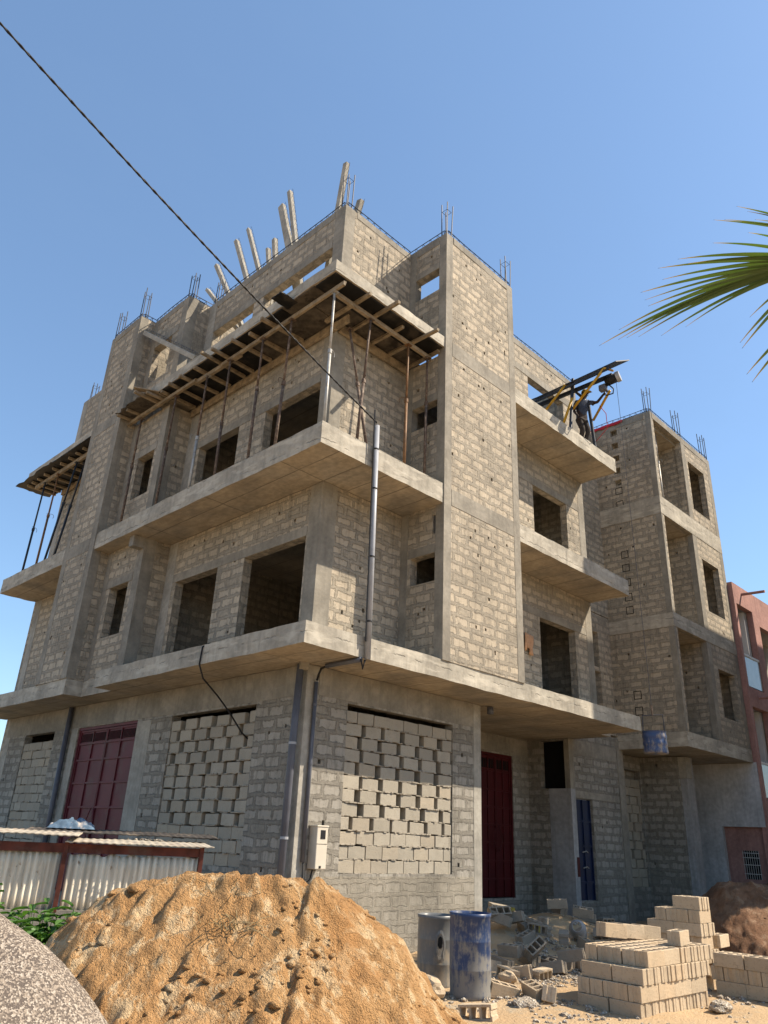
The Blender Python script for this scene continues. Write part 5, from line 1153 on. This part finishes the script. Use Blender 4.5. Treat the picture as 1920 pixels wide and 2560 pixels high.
# ------------------------------------------------------------------ plants
def leafy(c, n, h, spread, label):
    t = thing('leafy_plant', c, label, 'plant', 'broad leaved plants by the low wall'); st = MB(); lf = MB(); uvs = {}
    for i in range(n):
        an = rng.uniform(0, 6.28); r = spread*math.sqrt(rng.random()); top = Vector((c[0]+r*math.cos(an), c[1]+r*math.sin(an), c[2]+h*rng.uniform(0.7, 1.05)*(1-0.3*(r/spread)**2)))
        base = Vector((c[0]+r*0.4*math.cos(an), c[1]+r*0.4*math.sin(an), c[2]))
        st.tube([base, base.lerp(top, 0.6)+Vector((0, 0, 0.03)), top], 0.006, 5, 0.003)
        for k in range(9):
            f = 1-0.065*k; p = base.lerp(top, f); a2 = rng.uniform(0, 6.28); L = rng.uniform(0.10, 0.19); w_ = L*0.42
            d = Vector((math.cos(a2), math.sin(a2), rng.uniform(-0.15, 0.55))).normalized(); s_ = d.cross(Vector((0, 0, 1))).normalized(); nn = s_.cross(d)
            o = len(lf.v); prof = ((0, 0.02, 0), (0.25, 0.38, 0.02), (0.55, 0.5, 0.02), (0.8, 0.3, -0.02), (1, 0.02, -0.10))
            for q, ww, zz in prof:
                for e in (-1, 0, 1): uvs[len(lf.v)] = (0.5+e*.5, q*0.6); lf.v.append(p+d*L*(q+0.12)+s_*w_*ww*2*e*0.5+nn*(zz*L-(0.0 if e else 0.03*L))+nn*(abs(e)*0.10*L))
            lf.f += [(o+3*a+e, o+3*a+e+1, o+3*a+e+4, o+3*a+e+3) for a in range(4) for e in (0, 1)]
    st.build('stem', 'leaf', t); lf.build('foliage', 'leaf', t, smooth=False, uvf=uvs)
leafy((-5.0, -1.35, GZ), 40, 1.12, 0.30, 'taller leafy plant at the left edge by the low wall')
leafy((-4.62, -1.72, GZ), 50, 1.0, 0.34, 'bushy green plant between gravel and low wall')
leafy((-4.35, -1.95, GZ), 40, 0.98, 0.30, 'green plant against the left foot of the sand heap')
leafy((-5.05, -2.35, GZ), 40, 0.92, 0.28, 'nearest green plant just behind the gravel pile')
def straw(c, n, L, label):
    mb = MB()
    for i in range(n):
        p = Vector(c)+Vector((rng.gauss(0, .12), rng.gauss(0, .12), 0)); d = Vector((rng.gauss(0, .5), rng.gauss(0, .5), rng.uniform(.2, 1))).normalized(); l = L*rng.uniform(.5, 1)
        mb.tube([p, p+d*l*.5, p+d*l+Vector((0, 0, -.3*l))], 0.0028, 3)
    o = mb.build('dry_grass', 'straw'); recenter(o, c); tag(o, label, 'grass', kind='stuff')
for sx, tt, z, lab in ((-1.05, 6.55, -0.42, 'dry grass tuft on the top of the sand heap'), (-0.95, 6.2, -0.62, 'dry roots hanging on the sand heap face')):
    p = CP+FH*tt+RH*sx; straw((p.x, p.y, z), 70, 0.22, lab)
straw((-1.6, -0.5, GZ+0.85), 25, 0.5, 'thin dry stalks beside the shed corner')
# palm: trunk right of the view, leaves reaching in
K = 4.5
def sc(p): return CP+(Vector(p)-CP)*(K/4.5)
PT = thing('palm_tree', (-2.5, -9.95, GZ), 'fan palm at the right with green pointed leaves reaching into the sky', 'palm tree')
crown = Vector((-2.55, -9.9, 3.55))
MB().tube([(-2.5, -9.95, GZ-0.2), (-2.47, -9.97, 1.0), crown], 0.24, 16, 0.17).jitter(0.03, 5).build('trunk', 'bark', PT, smooth=True)
def leaflet(lf, uvs, h, tip, wd, droop, split=0.0):
    h, tip = Vector(h), Vector(tip); d = tip-h; L = d.length; s_ = d.cross(Vector((0, 0, 1))).normalized(); view = (h-CP).normalized(); s_ = (s_*0.4+d.cross(view).normalized()*0.6).normalized()
    o = len(lf.v); n = 14
    for i in range(n+1):
        t = i/n; w_ = wd*(min(1, t*3.0+0.25))*max(0.03, (1-t**1.7))**0.9
        c = h+d*t+Vector((0, 0, droop*4*t*(1-t)))
        for e in (-1, 0, 1): uvs[len(lf.v)] = (0.5+.5*e, t); lf.v.append(c+s_*w_*e+view*(0.25*w_ if e == 0 else 0))
    lf.f += [(o+3*a+e, o+3*a+e+1, o+3*a+e+4, o+3*a+e+3) for a in range(n) for e in (0, 1)]
def frond(hub, tips, label=None, wd=0.03):
    hub = sc(hub); lf = MB(); uvs = {}
    F_ = MB().tube([crown, crown.lerp(hub, 0.5)+Vector((0, 0, 0.15)), hub], 0.03, 8, 0.018).build('petiole', 'palm', PT, smooth=True)
    for tp_, w_, dr in tips: leaflet(lf, uvs, hub, sc(tp_), w_*0.5, dr*0.8)
    lf.build('frond', 'palm', PT, uvf=uvs)
hA = (-3.96, -9.41, 3.29)
frond(hA, [((-4.63, -8.74, 3.26), .036, .06), ((-4.69, -8.64, 3.21), .038, .05), ((-4.58, -8.77, 3.24), .03, .05), ((-4.65, -8.64, 3.15), .036, .06), ((-4.72, -8.53, 3.07), .042, .06), ((-4.66, -8.54, 3.0), .042, .07), ((-4.70, -8.54, 3.02), .03, .07), ((-4.79, -8.27, 2.77), .045, .12), ((-4.74, -8.38, 2.86), .045, .12), ((-4.72, -8.36, 2.81), .045, .12), ((-4.69, -8.4, 2.82), .04, .11), ((-4.64, -8.45, 2.83), .036, .11), ((-4.55, -8.55, 2.84), .034, .10), ((-4.47, -8.67, 2.89), .03, .09), ((-4.3, -8.85, 3.55), .03, .05), ((-4.05, -9.0, 3.72), .03, .05)])
frond((-3.9, -9.55, 3.37), [((-4.22, -8.96, 2.96), .045, .08), ((-4.21, -8.88, 2.82), .055, .1), ((-4.19, -8.88, 2.79), .055, .1)])
frond((-3.89, -9.48, 3.12), [((-4.12, -8.86, 2.65), .055, .08), ((-4.08, -8.87, 2.61), .055, .08)])
frond((-3.92, -9.55, 3.36), [((-4.48, -9.07, 3.57), .026, .04), ((-4.43, -9.11, 3.54), .022, .04), ((-4.55, -8.95, 3.49), .026, .04), ((-4.51, -9.0, 3.49), .024, .04), ((-4.38, -9.13, 3.5), .022, .04)])
for an in (-0.4, -1.3, -2.1):
    hb_ = crown+Vector((math.cos(an)*1.0, math.sin(an)*1.0, 0.5)); lf = MB(); uvs = {}
    MB().tube([crown, hb_], 0.03, 8, 0.018).build('petiole', 'palm', PT, smooth=True)
    for k in range(13):
        a2 = an+(k-6)*0.19; leaflet(lf, uvs, hb_, hb_+Vector((math.cos(a2)*1.1, math.sin(a2)*1.1, -0.25-0.05*abs(k-6))), .04, .1)
    lf.build('frond', 'palm', PT, uvf=uvs)

# tree added outside the view on the right to shade the rubble
TR = thing('shade_tree', (10.9, -7.5, GZ), 'unseen spreading leafy tree added to shade the rubble heap', 'tree')
tk = MB().tube([(10.9, -7.5, GZ-0.2), (10.8, -7.4, 1.6), (10.6, -7.2, 4.2)], 0.26, 14, 0.17)
tcn = Vector((10.5, -7.0, 6.6))
for k in range(9):
    an = k*2.4; tk.tube([(10.6, -7.2, 4.1), tcn+Vector((math.cos(an)*1.2, math.sin(an)*0.9, -0.9)), tcn+Vector((math.cos(an)*2.0, math.sin(an)*1.0, rng.uniform(-.6, .6)))], 0.09, 8, 0.025)
tk.build('trunk', 'bark', TR, smooth=True)
cr = MB(); cl_ = [tcn+Vector((rng.uniform(-1, 1)*3.1, rng.uniform(-1, 1)*1.9, rng.uniform(-1, 1)*1.3)) for _ in range(110)]
for c in cl_:
    if ((c.x-tcn.x)/3.1)**2+((c.y-tcn.y)/1.9)**2+((c.z-tcn.z)/1.3)**2 > 1: continue
    for _ in range(110):
        p = c+Vector((rng.gauss(0, .38), rng.gauss(0, .38), rng.gauss(0, .3))); d = Vector((rng.gauss(0, 1), rng.gauss(0, 1), rng.gauss(0, .6))).normalized(); e = d.orthogonal().normalized(); L = rng.uniform(.08, .16)
        if (p.z+1.49*p.y > -1.9 and p.x+1.04*p.y < 5.0) or p.y > -5.0: continue  # leaves left out where their shadow would reach the front wall
        cr.add([p-d*L, p+e*L*.45, p+d*L, p-e*L*.45], [(0, 1, 2, 3)])
cr.build('crown', 'leaf', TR)
